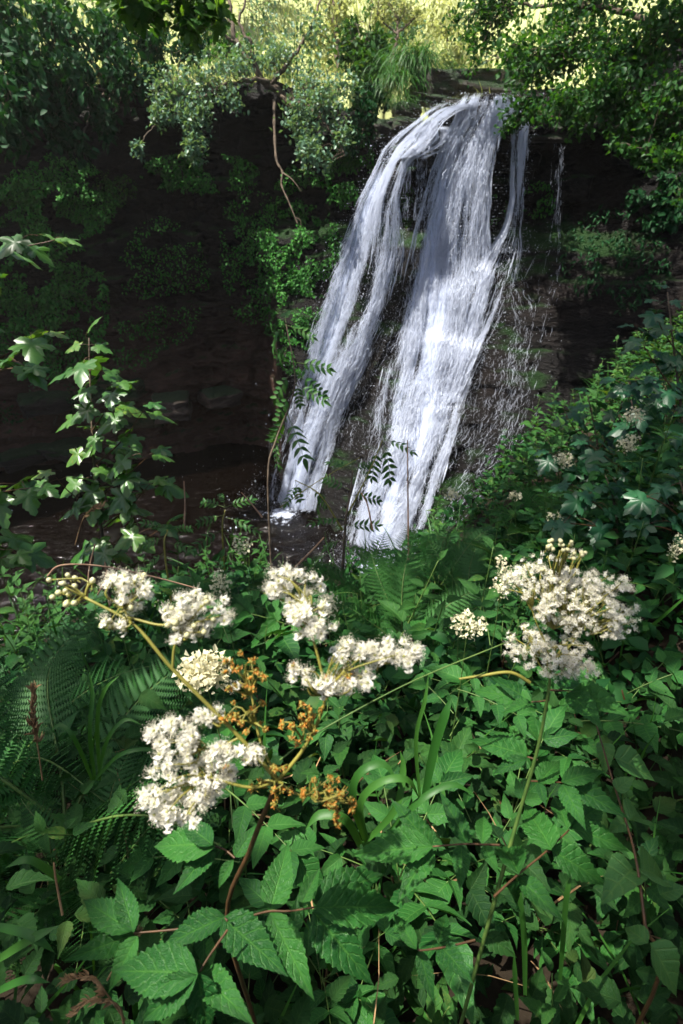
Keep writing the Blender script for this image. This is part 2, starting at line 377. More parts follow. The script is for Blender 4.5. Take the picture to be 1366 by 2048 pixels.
def disp(X, Z):
    w_ = Z + .45 * fbm(X * .30, Z * .25, 3, 4)
    q = w_ * 2.1 + .8 * fbm(X * .6, Z * .6, 9, 3); li = np.floor(q); fr = q - li
    bx = X * (.9 + .9 * _h(li, li * 0 + 1, 8)) + 5.3 * _h(li, li * 0 + 2, 4) + .35 * fbm(X * 1.3, Z * 1.9, 12, 3); bi = np.floor(bx)
    blk = (_h(bi, li, 23) - .5) * .26 + (_h(li, li * 0 + 3, 5) - .5) * .22
    notch = -.07 * (1 - sst(0, .18, fr)) - .05 * (1 - sst(0, .10, bx - bi))
    return blk + notch + .34 * fbm(X * .45, Z * .5, 31, 3) + .26 * fbm(X * 1.9, Z * 2.7, 41, 5)
def wallY(X, Z, rough=True):
    X = np.asarray(X, float); Z = np.asarray(Z, float)
    yb = np.interp(X, _XB, _YB); yt = np.interp(X, _XT, _YT)
    pr = np.clip((-.75 - Z) / 6.75, 0, 1.15)
    cap = ztop(X)
    under = .55 * sst(-1.1, -.5, Z) * (1 - sst(cap - 1.0, cap - .65, Z))        # soft shale under a hard cap
    face = sst(-1.5, 0, X) * (1 - sst(4.8, 6, X))
    y = yt + (yb - yt) * pr + under * (.45 + .55 * face)
    if rough:
        amp = 1.0 - .45 * face * sst(.2, -1.2, Z)
        y = y - disp(X, Z) * amp
    return y
def hit(u, v, off=0.0):
    u = np.asarray(u, float); v = np.asarray(v, float); D = ray(u, v)
    s = np.full(u.shape, np.nan)
    for k in np.arange(6.0, 26.0, .08):                    # rough march to the smooth wall, then a fine one
        p = D * k; f = p[..., 1] - wallY(p[..., 0], p[..., 2], False)
        s = np.where(np.isnan(s) & (f > -.85), k, s)
        if not np.isnan(s).any(): break
    s0 = np.where(np.isnan(s), 20, s) - .1; s = np.full(u.shape, np.nan)
    for k in np.arange(0, 2.2, .07):
        p = D * (s0 + k)[..., None]; f = p[..., 1] - wallY(p[..., 0], p[..., 2])
        s = np.where(np.isnan(s) & (f > 0), s0 + k, s)
        if not np.isnan(s).any(): break
    s = np.where(np.isnan(s), 20, s) - .03
    p = D * s[..., None]; p[..., 1] -= off; return p

# cliff sheet
nx, nz_ = 470, 230
xs = np.linspace(-18, 16, nx); tz = np.linspace(0, 1, nz_)
XX = np.broadcast_to(xs, (nz_, nx)); ZZ = -8.6 + tz[:, None] * (ztop(xs)[None] + 8.6)
YY = wallY(XX, ZZ)
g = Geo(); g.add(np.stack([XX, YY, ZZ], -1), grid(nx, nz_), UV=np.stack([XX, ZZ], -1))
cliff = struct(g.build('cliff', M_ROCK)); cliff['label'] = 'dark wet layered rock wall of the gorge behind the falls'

# hillside above the cliff, rising away into the sun
ny_ = 120; tt = np.linspace(0, 1, ny_) ** 2.0
YE = wallY(xs, ztop(xs))
HY = YE[None] + tt[:, None] * (110 - YE[None]); HX = np.broadcast_to(xs, HY.shape) * (1 + tt[:, None] * 6.5)
dd = HY - YE[None]
HZ = ztop(xs)[None] + .62 * np.maximum(0, dd - .9) ** .95 * (1 - np.exp(-dd / 7)) * (1 - .55 * np.clip(dd / 95, 0, 1)) + .12 * fbm(HX * .7, HY * .7, 77, 3) * sst(0, 2, dd)
chan = np.exp(-((HX - 3.6) / 1.7) ** 2) * sst(30, 4, dd); HZ = HZ - chan * (.55 * np.maximum(0, dd - .9)) * .55
HZ = HZ + .9 * np.exp(-((HX - .8) / 1.0) ** 2) * sst(.6, 1.6, dd)            # knoll left of the lip
g = Geo(); g.add(np.stack([HX, HY, HZ], -1), grid(nx, ny_))
m_turf = plain_mat('sunny_turf', (.24, .28, .11), (.42, .44, .21), .9, 1.2, .5, .1, .1)  # turf paled so the sunny glow sits in its colour
hill = struct(g.build('hillside', m_turf))
def hillZ(x, y):
    e = float(wallY(x, ztop(x))); d = max(0, y - e)
    z = float(ztop(x)) + .62 * max(0, d - .9) ** .95 * (1 - math.exp(-d / 7)) * (1 - .55 * min(1, d / 95))
    c = math.exp(-((x - 3.6) / 1.7) ** 2) * float(sst(30, 4, d)); return z - c * .55 * max(0, d - .9) * .55 + .9 * math.exp(-((x - .8) / 1.0) ** 2) * float(sst(.6, 1.6, d))

# the near bank, falling to the pool
def bankZ(X, Y):
    X = np.asarray(X, float); Y = np.asarray(Y, float)
    ye = 3.1 + 1.15 * np.maximum(0, X - .2) - .9 * np.maximum(0, -X - .8)
    z = -1.22 - .35 * Y + .50 * np.maximum(0, X - .5) + .06 * fbm(X * 1.7, Y * 1.7, 55, 3) - .12 * np.maximum(0, -X - 1.0)
    z = np.minimum(z, 2.0)
    return np.maximum(z - 1.7 * np.maximum(0, Y - ye), -8.8)
bx_ = np.linspace(-9, 12, 150); by_ = np.linspace(-6, 13, 150)
BX, BY = np.meshgrid(bx_, by_)
g = Geo(); g.add(np.stack([BX, BY, bankZ(BX, BY)], -1), grid(150, 150))
bank = struct(g.build('ground', M_SOIL))

# pool
m, nt, out = new_mat('peaty_water'); tc = N(nt, 'ShaderNodeTexCoord')
b = N(nt, 'ShaderNodeBsdfPrincipled'); b.inputs['Base Color'].default_value = (.0016, .0009, .0006, 1); b.inputs['Roughness'].default_value = .10
b.inputs['IOR'].default_value = 1.33
v1 = noise(nt, 3.2, 5, .6, scaled(nt, tc.outputs['Object'], (1, 1.7, 1)), .8); v2 = noise(nt, 13, 4, .6, scaled(nt, tc.outputs['Object'], (1, 1.9, 1)), .5)
bp = N(nt, 'ShaderNodeBump'); bp.inputs['Strength'].default_value = .55; bp.inputs['Distance'].default_value = .09
nt.links.new(math_(nt, 'ADD', v1, math_(nt, 'MULTIPLY', v2, .35)), bp.inputs['Height']); nt.links.new(bp.outputs[0], b.inputs['Normal'])
nt.links.new(b.outputs[0], out.inputs[0]); M_POOL = m
px_ = np.linspace(-16, 9, 260); py_ = np.linspace(1.5, 19, 190); PX, PY = np.meshgrid(px_, py_)
rd = np.hypot(PX - .6, PY - 10.4); rd2 = np.hypot(PX + 1.6, PY - 13.0)
PZ_ = POOL + .02 * fbm(PX * 1.1, PY * 1.5, 91, 4) + .05 * np.sin(rd * 9) * np.exp(-rd / 1.6) + .04 * np.sin(rd2 * 10) * np.exp(-rd2 / 1.3) + .10 * fbm(PX * 5, PY * 5, 92, 3) * (np.exp(-rd / 1.8) + np.exp(-rd2 / 1.8))
g = Geo(); g.add(np.stack([PX, PY, PZ_], -1), grid(260, 190)); pool = struct(g.build('water', M_POOL))
pool['label'] = 'dark peaty brown pool below the falls'

# ================================================================== rocks
def rock_mesh(sx, sy, sz, seed, sub=7, flat=.8, name='rock', mat=None):
    """a blocky boulder: a subdivided box pulled towards an ellipsoid and roughened"""
    rr = np.random.RandomState(seed); g = Geo(); n = sub + 1; t = np.linspace(-1, 1, n)
    A, B = np.meshgrid(t, t); one = np.ones_like(A)
    for ax in range(3):
        for sg in (-1, 1):
            p = [None] * 3; p[ax] = one * sg; p[(ax + 1) % 3] = A * sg; p[(ax + 2) % 3] = B
            V = np.stack(p, -1).reshape(-1, 3)
            r = np.linalg.norm(V, axis=1, keepdims=True); V = V * flat + (V / r) * 1.25 * (1 - flat)
            d = fbm(V[:, 0] * 1.3 + seed * 3.1 + V[:, 2] * .7, V[:, 1] * 1.3 + V[:, 2] * 1.1, seed, 4)
            lay = .05 * np.floor((V[:, 2] + .2 * V[:, 0]) * 3.2 + seed)% .1
            V = V * (1 + .30 * d[:, None] - lay[:, None])
            V = V * np.array([sx, sy, sz]) * .5
            g.add(V, grid(n, n), rn=.5)
    me = g.mesh(name, mat or M_SLAB, smooth=False)
    import bmesh
    bm = bmesh.new(); bm.from_mesh(me); bmesh.ops.remove_doubles(bm, verts=bm.verts, dist=.0015 * max(sx, sy, sz)); bm.to_mesh(me); bm.free()
    for p in me.polygons: p.use_smooth = True
    return me
def rock(u, v, dep, wpx, hpx, dy, label, seed, rz=0, group='rock ledges at the lip of the falls', flat=.82, mat=None, name='rock', ry=0):
    p = P(u, v, dep); me = rock_mesh(wpx * dep / FPX, dy, hpx * dep / FPX, seed, flat=flat, mat=mat, name=name)
    o = link(name, me); o.location = p.tolist(); o.rotation_euler = (0, ry, rz); return tag(o, label, 'rock', group)
SLABS = [
 rock(935, 172, 13.0, 210, 36, 1.4, 'long dark ledge forming the step above the lip of the falls', 1, .05, flat=.86),
 rock(878, 172, 12.5, 58, 40, .8, 'squarish dark block under the grassy tuft above the lip', 2, .2, flat=.86),
 rock(858, 202, 12.4, 76, 16, .8, 'thin brown slab stepping down left of the lip', 3, -.1, ry=.10, flat=.86),
 rock(812, 222, 12.4, 52, 22, .7, 'mossy slab at the left edge of the upper steps', 4, .1, ry=.12, flat=.86),
 rock(905, 226, 11.9, 74, 20, .8, 'wet step standing between the two upper streams', 5, .2, ry=.1, flat=.86),
 rock(893, 250, 11.8, 60, 16, .8, 'small stepped slab with white water over its top', 6, -.1, ry=.14, flat=.86),
 rock(872, 276, 11.6, 92, 16, .8, 'broad overhanging slab capped by white water', 7, .1, ry=.25, flat=.86),
 rock(822, 312, 11.5, 62, 24, .7, 'mossy rock nose jutting beside the narrow stream', 8, .3, ry=.2, flat=.88),
 rock(868, 300, 11.9, 70, 34, .6, 'dark undercut block behind the thin drips', 9, .1, flat=.9),
 rock(1000, 258, 11.5, 80, 24, .8, 'dark overhanging block right of the main stream top', 10, -.2, flat=.86),
 rock(1080, 268, 11.2, 110, 30, .9, 'dark overhanging slab the thin right stream drops from', 11, -.15, flat=.86),
 rock(770, 262, 12.5, 60, 36, .8, 'dark boulder at the left corner of the steps', 12, .4, flat=.85),
 rock(955, 215, 12.1, 150, 18, .8, 'wide wet ledge just under the lip', 13, .05, ry=.05, flat=.86),
 rock(806, 252, 12.2, 46, 22, .7, 'small wet block tilting left beneath the brown slab', 14, .2, ry=.15, flat=.86)]
M_BROWN = rock_mat('brown_rock', (.03, .02, .014), (.11, .075, .055), (.14, .085, .055), .35, .2)
G2 = 'boulders along the far shore'
for i, (u, v, d, w_, h_, lb) in enumerate([(235, 775, 17.0, 110, 46, 'yellow mossy boulder behind the sycamore sapling'), (275, 830, 16.6, 95, 40, 'low mossy rock at the pool edge under the sapling'),
        (90, 800, 16.6, 90, 40, 'rounded rock under the pale bush on the far shore'), (60, 905, 16.2, 130, 34, 'flat shelf of rock at the left water edge'), (150, 890, 16.0, 120, 26, 'low brown slab half in the pool'),
        (556, 890, 14.0, 34, 40, 'dark boulder at the foot of the left stream'), (345, 800, 17.6, 160, 40, 'brown rock shelf sloping into the pool'), (430, 785, 18.0, 140, 30, 'low rock bench under the back wall')]):
    q_ = hit(np.array(float(u)), np.array(float(v))); d = float(q_[1] * cp - q_[2] * sp)
    rock(u, v, d, w_, h_, 1.1 if i != 5 else .5, lb, 30 + i, .3 * i, G2, .78 if i != 5 else .5, (M_SLAB if i < 5 else M_ROCK if i == 5 else M_BROWN) if i not in (0, 1) else rock_mat('mossy_rock%d' % i, (.03, .025, .012), (.08, .07, .03), (.09, .07, .02), .5, .62, 2.0), 'boulder')

# ================================================================== waterfall
def water_mat(name, alpha_lo, alpha_hi, seed, base=(.66, .73, .90), sx=7.0):
    m, nt, out = new_mat(name); tc = N(nt, 'ShaderNodeTexCoord'); sep = N(nt, 'ShaderNodeSeparateXYZ'); nt.links.new(tc.outputs['UV'], sep.inputs[0])
    at = N(nt, 'ShaderNodeAttribute', attribute_name='rnd')
    vec = N(nt, 'ShaderNodeVectorMath', operation='ADD'); nt.links.new(tc.outputs['UV'], vec.inputs[0]); vec.inputs[1].default_value = (seed * 3.7, seed * 1.3, seed)
    n1 = noise(nt, 1.0, 6, .68, scaled(nt, vec.outputs[0], (sx, .8, 1)), .5)
    n2 = noise(nt, 1.0, 5, .7, scaled(nt, vec.outputs[0], (sx * 4, 5.0, 1)), .3)
    f = math_(nt, 'ADD', math_(nt, 'MULTIPLY', n1, .65), math_(nt, 'MULTIPLY', n2, .35))
    f = math_(nt, 'ADD', f, math_(nt, 'MULTIPLY', math_(nt, 'SUBTRACT', at.outputs['Fac'], .5), .55))
    a = N(nt, 'ShaderNodeMapRange', interpolation_type='SMOOTHSTEP'); nt.links.new(f, a.inputs[0]); a.inputs[1].default_value = alpha_lo; a.inputs[2].default_value = alpha_hi
    d = N(nt, 'ShaderNodeBsdfPrincipled'); d.inputs['Base Color'].default_value = (*base, 1); d.inputs['Roughness'].default_value = .35; d.inputs['Specular IOR Level'].default_value = .4
    bp = N(nt, 'ShaderNodeBump'); bp.inputs['Strength'].default_value = .8; bp.inputs['Distance'].default_value = .08
    nt.links.new(f, bp.inputs['Height']); nt.links.new(bp.outputs[0], d.inputs['Normal'])
    t = N(nt, 'ShaderNodeBsdfTranslucent'); t.inputs[0].default_value = (*base, 1)
    m1 = N(nt, 'ShaderNodeMixShader'); m1.inputs[0].default_value = .35; nt.links.new(d.outputs[0], m1.inputs[1]); nt.links.new(t.outputs[0], m1.inputs[2])
    tr = N(nt, 'ShaderNodeBsdfTransparent'); mx = N(nt, 'ShaderNodeMixShader')
    nt.links.new(a.outputs[0], mx.inputs[0]); nt.links.new(tr.outputs[0], mx.inputs[1]); nt.links.new(m1.outputs[0], mx.inputs[2]); nt.links.new(mx.outputs[0], out.inputs[0])
    return m
m, nt, out = new_mat('white_water'); d = N(nt, 'ShaderNodeBsdfPrincipled'); d.inputs['Base Color'].default_value = (.75, .81, .94, 1); d.inputs['Roughness'].default_value = .3
t = N(nt, 'ShaderNodeBsdfTranslucent'); t.inputs[0].default_value = (.86, .88, .93, 1); mx = N(nt, 'ShaderNodeMixShader'); mx.inputs[0].default_value = .4
nt.links.new(d.outputs[0], mx.inputs[1]); nt.links.new(t.outputs[0], mx.inputs[2]); nt.links.new(mx.outputs[0], out.inputs[0]); M_WHITE = m
M_SHEET = [water_mat('falling_water_%d' % i, .55, .86, i) for i in range(2)]
M_FOAM = water_mat('pool_foam', .50, .66, 9, sx=3.0)

STREAMS = [
 ('stream', 'left stream sliding over the steps and fanning down the rock', 1.0, 1.0,
  [(206, 890, 985), (222, 858, 912), (245, 832, 880), (270, 798, 862), (300, 770, 838), (330, 757, 812), (400, 722, 792), (500, 684, 796), (600, 652, 780), (700, 622, 742), (800, 592, 694), (900, 567, 656), (960, 553, 636), (1015, 542, 622)]),
 ('stream', 'broad white main stream falling down the centre', 1.25, 1.9,
  [(190, 930, 1035), (212, 920, 1032), (235, 918, 1010), (280, 893, 985), (350, 868, 968), (450, 842, 962), (550, 822, 962), (650, 800, 948), (750, 776, 926), (850, 754, 898), (950, 728, 868), (1050, 700, 836), (1115, 684, 812)]),
 ('stream', 'thin stream dropping clear on the right and fanning over the lower rock', .85, .55,
  [(240, 1026, 1056), (300, 1022, 1048), (400, 1018, 1040), (455, 1006, 1036), (500, 976, 1034), (545, 952, 1022), (620, 925, 1000), (700, 905, 965), (800, 880, 915)]),
 ('stream', 'faint veil of water right of the main stream', .12, .6,
  [(470, 905, 985), (550, 930, 1040), (650, 925, 1065), (800, 880, 1040), (950, 835, 985), (1090, 790, 925)]),
 ('stream', 'thin trickle at the far right of the falls', .07, .26,
  [(285, 1103, 1124), (380, 1098, 1118), (455, 1088, 1112), (500, 1074, 1114), (560, 1050, 1112), (700, 1010, 1090), (880, 960, 1050)]),
 ('stream', 'sparse spray between the left and main streams', .06, .45,
  [(450, 780, 850), (550, 752, 838), (650, 720, 815), (760, 680, 785), (900, 640, 750)]),
 ('stream', 'short cascade joining the steps at the top', .9, .25,
  [(255, 842, 905), (278, 838, 915), (292, 826, 900), (318, 800, 842)]),
 ('stream', 'fine drips hanging from the undercut slab', .10, .16,
  [(300, 818, 880), (380, 812, 872), (440, 806, 862)]),
 ('stream', 'small fringe of drops over the ledge below the lip', .45, .12,
  [(205, 990, 1060), (225, 985, 1040), (250, 975, 1010)]),
]
fall = thing('waterfall', 'tall white waterfall streaming down the dark rock into the pool', 'waterfall', (1.0, 11.5, POOL))
FL = np.array([1.0, 11.5, POOL])
NA, NV = 25, 150
from mathutils.bvhtree import BVHTree
bpy.context.view_layer.update()
_bv, _bf = [], []
for s_ in SLABS:
    k0 = len(_bv); _bv += [s_.matrix_world @ v_.co for v_ in s_.data.vertices]; _bf += [[k0 + q for q in p_.vertices] for p_ in s_.data.polygons]
BVH = BVHTree.FromPolygons(_bv, _bf)
def stream_grid(rows):
    rows = np.array(rows, float); v = np.linspace(rows[0, 0], rows[-1, 0], NV)
    l = np.interp(v, rows[:, 0], rows[:, 1]); r = np.interp(v, rows[:, 0], rows[:, 2]); a = np.linspace(0, 1, NA)
    cw = (r - l) * .10; l = l - cw; r = r + cw; U = l[:, None] + (r - l)[:, None] * a[None]; Vv = np.broadcast_to(v[:, None], U.shape)
    p = hit(U, Vv)
    if rows[0, 0] < 340:                                   # run over the ledge rocks, not through them
        for i in range(NV):
            if v[i] > 345: break
            for j in range(NA):
                D = Vector(ray(U[i, j], v[i])); h_ = BVH.ray_cast(Vector((0, 0, 0)), D.normalized(), 30)
                if h_[0] is not None and h_[0].y < p[i, j, 1]: p[i, j] = np.array(h_[0])
    # water cannot follow every notch: low-pass along the fall, keeping to the outer side
    y = np.minimum.accumulate(p[..., 1], axis=0)            # once thrown clear of a ledge it does not turn back in
    for it in range(10):
        z = y.copy(); z[1:-1] = (y[:-2] + y[2:]) / 2; y = np.minimum(y, z * .6 + y * .4 + .004)
        z = y.copy(); z[:, 1:-1] = (y[:, :-2] + y[:, 2:]) / 2; y = y * .5 + z * .5
    y = np.minimum.accumulate(y, axis=0); sc = y / p[..., 1]; return p * sc[..., None]
drops = []
for si, (nm, lb, dens, area, rows) in enumerate(STREAMS):
    gp = stream_grid(rows) - FL
    ar = np.linspace(-1, 1, NA); edge = 1 - np.abs(ar) ** 4
    seglen = np.concatenate([[0], np.cumsum(np.linalg.norm(np.diff(gp[:, NA // 2], axis=0), axis=1))])
    wid = np.linalg.norm(gp[:, -1] - gp[:, 0], axis=1)
    tot = seglen[-1]
    so = None
    gs = Geo()
    if dens >= .4:
        for ly in range(2):
            q = gp.copy(); q[..., 1] -= .05 + .07 * ly; q[..., 1] -= .06 * fbm(ar[None] * 3 + ly * 9, seglen[:, None] * 1.3, 60 + si + ly, 3)
            UV = np.stack([ar[None] * wid[:, None] * .5 + 5 * si, np.broadcast_to(seglen[:, None], (NV, NA)) * .9 + 7.7 * ly], -1)
            low = .5 + .55 * fbm(ar[None] * 2.2 + si, seglen[:, None] * .35, 70 + si, 3)
            endf = sst(0, .06, 1 - seglen / tot)[:, None] if si in (2, 6) else 1.0
            rn = np.clip((edge[None] * 1.0 * low * min(1.2, dens) * 1.5 - .10) * endf, 0, 1)
            if si in (0, 1, 6):                            # over the steps the water breaks up
                zt = gp[:, NA // 2, 2] + FL[2]; rn = rn * (1 - sst(.2, .9, zt)[:, None] * np.clip(.55 + .9 * fbm(ar[None] * 3.5, zt[:, None] * 3.0, 130 + ly, 3), 0, .85))
            gs.add(q, grid(NA, NV), UV=UV, rn=rn.ravel(), mi=ly)
        so = gs.build('stream', M_SHEET, fall)
    # strands
    ns = int(19000 * dens * area) if dens >= .4 else int(22000 * dens * area)
    st = Geo(); K = 5; cnt = 0
    a0 = R.rand(ns * 3) * 2 - 1; s0 = R.rand(ns * 3) * tot
    a0 = a0 * (1 + .30 * fbm(s0 * 1.1, np.sign(a0) * 3.0, 100 + si, 3))
    den = (1 - .70 * np.minimum(1, np.abs(a0)) ** 2.4) * np.clip(.40 + 2.2 * fbm(a0 * 4.2 + si * 5, s0 * .45, 80 + si, 4), 0.01, 1)
    ok = R.rand(ns * 3) < den; a0 = a0[ok][:ns]; s0 = s0[ok][:ns]; n = len(a0)
    Ln = np.minimum(R.gamma(1.5, .16, n) + .04, 1.2) * (1.0 if dens > .2 else .45); r0 = (R.gamma(1.5, .0017, n) + .0009) * (1.0 if dens > .3 else .6)
    da = R.normal(0, .06, n) * (1 + 1.5 * (s0 < tot * .12)); off = .06 + np.abs(R.normal(0, .09, n))
    P_ = []
    for k in range(K):
        s_ = np.clip(s0 + Ln * k / (K - 1), 0, tot * .999); a_ = np.clip(a0 + da * k / K + R.normal(0, .02, n), -1.08, 1.08)
        fi = np.interp(s_, seglen, np.arange(NV)); i0 = np.clip(fi.astype(int), 0, NV - 2); ff = (fi - i0)[:, None]
        fa = np.clip((a_ + 1) / 2 * (NA - 1), 0, NA - 1.001); j0 = fa.astype(int); fb = (fa - j0)[:, None]
        q = (gp[i0, j0] * (1 - fb) + gp[i0, j0 + 1] * fb) * (1 - ff) + (gp[i0 + 1, j0] * (1 - fb) + gp[i0 + 1, j0 + 1] * fb) * ff
        q[:, 1] -= off; P_.append(q)
    P_ = np.stack(P_, 1)                                    # n,K,3
    rad = r0[:, None] * np.sin(np.linspace(.12, np.pi - .05, K))[None] ** .8
    ang = np.array([0, 2.1, 4.2]) + .3
    ringv = np.stack([np.cos(ang), np.sin(ang), 0 * ang], -1) * np.array([1.0, .8, 0])
    VV = P_[:, :, None] + rad[:, :, None, None] * ringv[None, None]
    base = (np.arange(n) * K * 3)[:, None, None]; kk = np.arange(K - 1)[None, :, None] * 3; j = np.arange(3)[None, None]; j2 = (j + 1) % 3
    Q = np.stack([base + kk + j, base + kk + j2, base + kk + 3 + j2, base + kk + 3 + j], -1)
    st.add(VV, Q)
    if so is None: so = st.build('stream', M_WHITE, fall); so['kind'] = 'stuff'
    else:
        x = st.build('strands', M_WHITE, so); x['kind'] = 'stuff'
    so['label'] = lb
    # loose drops thrown off the stream
    nd = int(11000 * min(1, dens + .25) * area) if dens > .3 else int(1300 * area)
    a_ = R.normal(0, .75, nd); s_ = R.rand(nd) * tot
    fi = np.interp(s_, seglen, np.arange(NV)).astype(int); ja = np.clip((a_ + 1) / 2 * (NA - 1), 0, NA - 1).astype(int)
    q = gp[fi, ja].copy(); q[:, 0] += np.where(np.abs(a_) > 1, np.sign(a_) * (np.abs(a_) - 1) * wid[fi] * .5, 0); q[:, 1] -= .05 + np.abs(R.normal(0, .18, nd)); drops.append(q)
octa = (np.array([(1, 0, 0), (-1, 0, 0), (0, 1, 0), (0, -1, 0), (0, 0, 1.6), (0, 0, -1.6)], float), np.zeros((0, 4), int),
        np.array([(0, 2, 4), (2, 1, 4), (1, 3, 4), (3, 0, 4), (2, 0, 5), (1, 2, 5), (3, 1, 5), (0, 3, 5)]), np.zeros((6, 2)))
# splash at the two feet
for (u, v, n, sx, sz) in ((570, 1000, 7000, .50, .42), (748, 1105, 7000, .60, .42), (1000, 500, 1500, .3, .2)):
    c = hit(np.array(float(u)), np.array(float(v))) - FL; q = R.normal(size=(n, 3)) * [sx, .35, sz]; q[:, 2] = np.abs(q[:, 2]) * R.rand(n); q = c + q - [0, .3, 0]; drops.append(q)
q = np.concatenate(drops); n = len(q); I3 = np.broadcast_to(np.eye(3), (n, 3, 3))
g = Geo(); g.inst(octa, q, I3, R.gamma(1.4, .0012, n) + .0010); o = g.build('spray', M_WHITE, fall); o['kind'] = 'stuff'
# foam lying on the pool
g = Geo()
for (cx, cy_, rx, ry) in ((.75, 10.2, 1.7, 1.2), (-1.6, 12.7, 1.5, 1.2)):
    rr_ = np.linspace(0, 1, 22); th = np.linspace(0, 2 * np.pi, 49)
    RR, TH = np.meshgrid(rr_, th); X_ = cx + RR * np.cos(TH) * rx; Y_ = cy_ + RR * np.sin(TH) * ry
    Z_ = POOL + .07 + .05 * (1 - RR) ** 2 + .05 * fbm(X_ * 3, Y_ * 3, 14, 3)
    g.add(np.stack([X_, Y_, Z_], -1) - FL, grid(22, 49), UV=np.stack([X_, Y_ * 3], -1), rn=np.clip(.80 - .95 * RR, 0, 1).ravel())
o = g.build('foam', M_FOAM, fall)
# bubbles drifting over the pool
nb = 600; bu = Geo(); ang = R.rand(nb) * 6.28; rad = np.abs(R.normal(0, 3.2, nb)) + .4
bxp = -1.4 + rad * np.cos(ang) * 1.3; byp = 13.2 + rad * np.sin(ang)
k = (fbm(bxp * .5, byp * .5, 44, 3) > -.05); bxp, byp = bxp[k], byp[k]
bu.inst(octa, np.stack([bxp, byp, np.full(len(bxp), POOL + .03)], -1), np.broadcast_to(np.eye(3), (len(bxp), 3, 3)), R.gamma(1.5, .004, len(bxp)) + .003)
# line of foam along the far shore
e = np.linspace(0, 1, 260); ux = 300 + 240 * e + R.normal(0, 3, 260); vy = 872 - 66 * e + 8 * np.sin(e * 9) + R.normal(0, 2.0, 260)
kp = fbm(e * 9, e * 0, 5, 2) > -.1
pp = np.array([PZ(a, b_, POOL + .03) for a, b_ in zip(ux[kp], vy[kp])]); bu.inst(octa, pp, np.broadcast_to(np.eye(3), (len(pp), 3, 3)), R.uniform(.008, .03, len(pp)))
stuff(bu.build('foam_flecks', M_WHITE), 'white flecks and bubbles of foam floating on the dark pool', 'foam')

# ================================================================== plants of the near bank
def px(p):
    p = np.asarray(p, float); f = p[..., 1] * cp - p[..., 2] * sp; up = p[..., 1] * sp + p[..., 2] * cp
    return 683 + FPX * p[..., 0] / f, 1024 - FPX * up / f, f
MARKS = [(90, 1330, 'the large left fern'), (150, 1185, 'the round cream buds'), (255, 1190, 'the small head beside the buds'), (390, 1235, 'the second white head'), (410, 1345, 'the dense white umbel'), (600, 1205, 'the upper middle white head'),
    (740, 1320, 'the middle white head'), (365, 1560, 'the lowest white head'), (500, 1400, 'the orange spent clusters'), (560, 1560, 'the fork of the left plant'), (650, 1590, 'the olive spent cluster'), (1090, 1160, 'the top of the big right head'), (1110, 1310, 'the lower lobe of the big right head'), (1220, 1210, 'the right lobe of the big head'),
    (1060, 1480, 'the stem of the big head'), (800, 1250, 'the upright fern'), (870, 1150, 'the fern under the main stream'), (1010, 1130, 'the pale tall plume'), (936, 1250, 'the cream plume by the fern'), (1128, 920, 'the plume at the dark edge'), (1262, 860, 'the pair of cream plumes'), (1030, 992, 'the tiny cream plume'), (902, 988, 'the plume before the wet rock'),
    (1110, 1050, 'the slope fern'), (1340, 930, 'the right border fern'), (1352, 1095, 'the faint yellow plume'), (485, 1090, 'the plume left of the foam'), (440, 1165, 'the yellowish plume'), (250, 1140, 'the bare brown twig'), (620, 1100, 'the pale bent twig'), (700, 1050, 'the bushy ash sapling'), (340, 1080, 'the flat ash seedling'), (210, 1100, 'the foot of the sycamore sapling'),
    (750, 1570, 'the arching grass'), (885, 1440, 'the tall straight blade'), (190, 1450, 'the shaded grass clump'), (70, 1430, 'the straw seed head'), (650, 1800, 'the big front leaflets'), (390, 1900, 'the dark front leaflets'), (210, 1860, 'the lower left leaflets'), (900, 1690, 'the pale right leaflets'), (1090, 1710, 'the red-stalked leaflets'), (860, 1920, 'the lower right leaflets'), (1290, 1720, 'the paired pale leaves'), (1260, 1880, 'the right end of the front row'), (1335, 620, 'the top of the tallest sycamore'), (1280, 700, 'the middle of the tallest sycamore'), (1345, 780, 'the trunk of the tallest sycamore'), (1190, 800, 'the low sycamore by the wet wall'), (1130, 840, 'the tip of the low edge sycamore'), (1300, 980, 'the middle dark sycamore'), (1200, 1000, 'the sycamore below the cream plumes')]
_taken = set()
def where(u, v, kind=''):
    d2 = [(u - a) ** 2 + (v - b_) ** 2 for a, b_, _ in MARKS]; first = None
    for k in np.argsort(d2)[:8]:
        a, b_, nm = MARKS[k]
        if d2[k] < 900: w_ = 'right at ' + nm
        elif abs(u - a) > abs(v - b_): w_ = ('right of ' if u > a else 'left of ') + nm
        else: w_ = ('below ' if v > b_ else 'above ') + nm
        first = first or w_
        if (kind, w_) not in _taken: _taken.add((kind, w_)); return w_
    return first
def zone(u, v):
    if v < 1020: return 'on the right slope' if u > 900 else 'at the pool edge'
    return ('on the left' if u < 420 else 'in the middle' if u < 860 else 'on the right') + (' of the far bank' if v < 1350 else ' in front')
ZUP = np.array([0, 0, 1.0])

HERB_ME = [Geo().addp(leaf(wd, 14, 4, .08, .26, dr, .028, 6, bs, 1.12, .03, sd)).mesh('leaf', L_HERB) for sd, (wd, dr, bs) in enumerate([(.43, .26, .18), (.38, .36, .22), (.47, .22, .15)])]
ROUND_ME = [Geo().addp(leaf(wd, 10, 4, .05, .15, dr, .015, 5, .05, .85, .03, 9 + sd)).mesh('leaf', L_HERB) for sd, (wd, dr) in enumerate([(.66, .18), (.58, .30)])]
HERB_P = [leaf(.56, 6, 2, .06, .25, .25, 0, 6, .12), leaf(.50, 6, 2, .06, .25, .35, 0, 6, .18)]
ROUND_P = [leaf(.82, 6, 2, .05, .2, .2, 0, 5, .05, .85)]

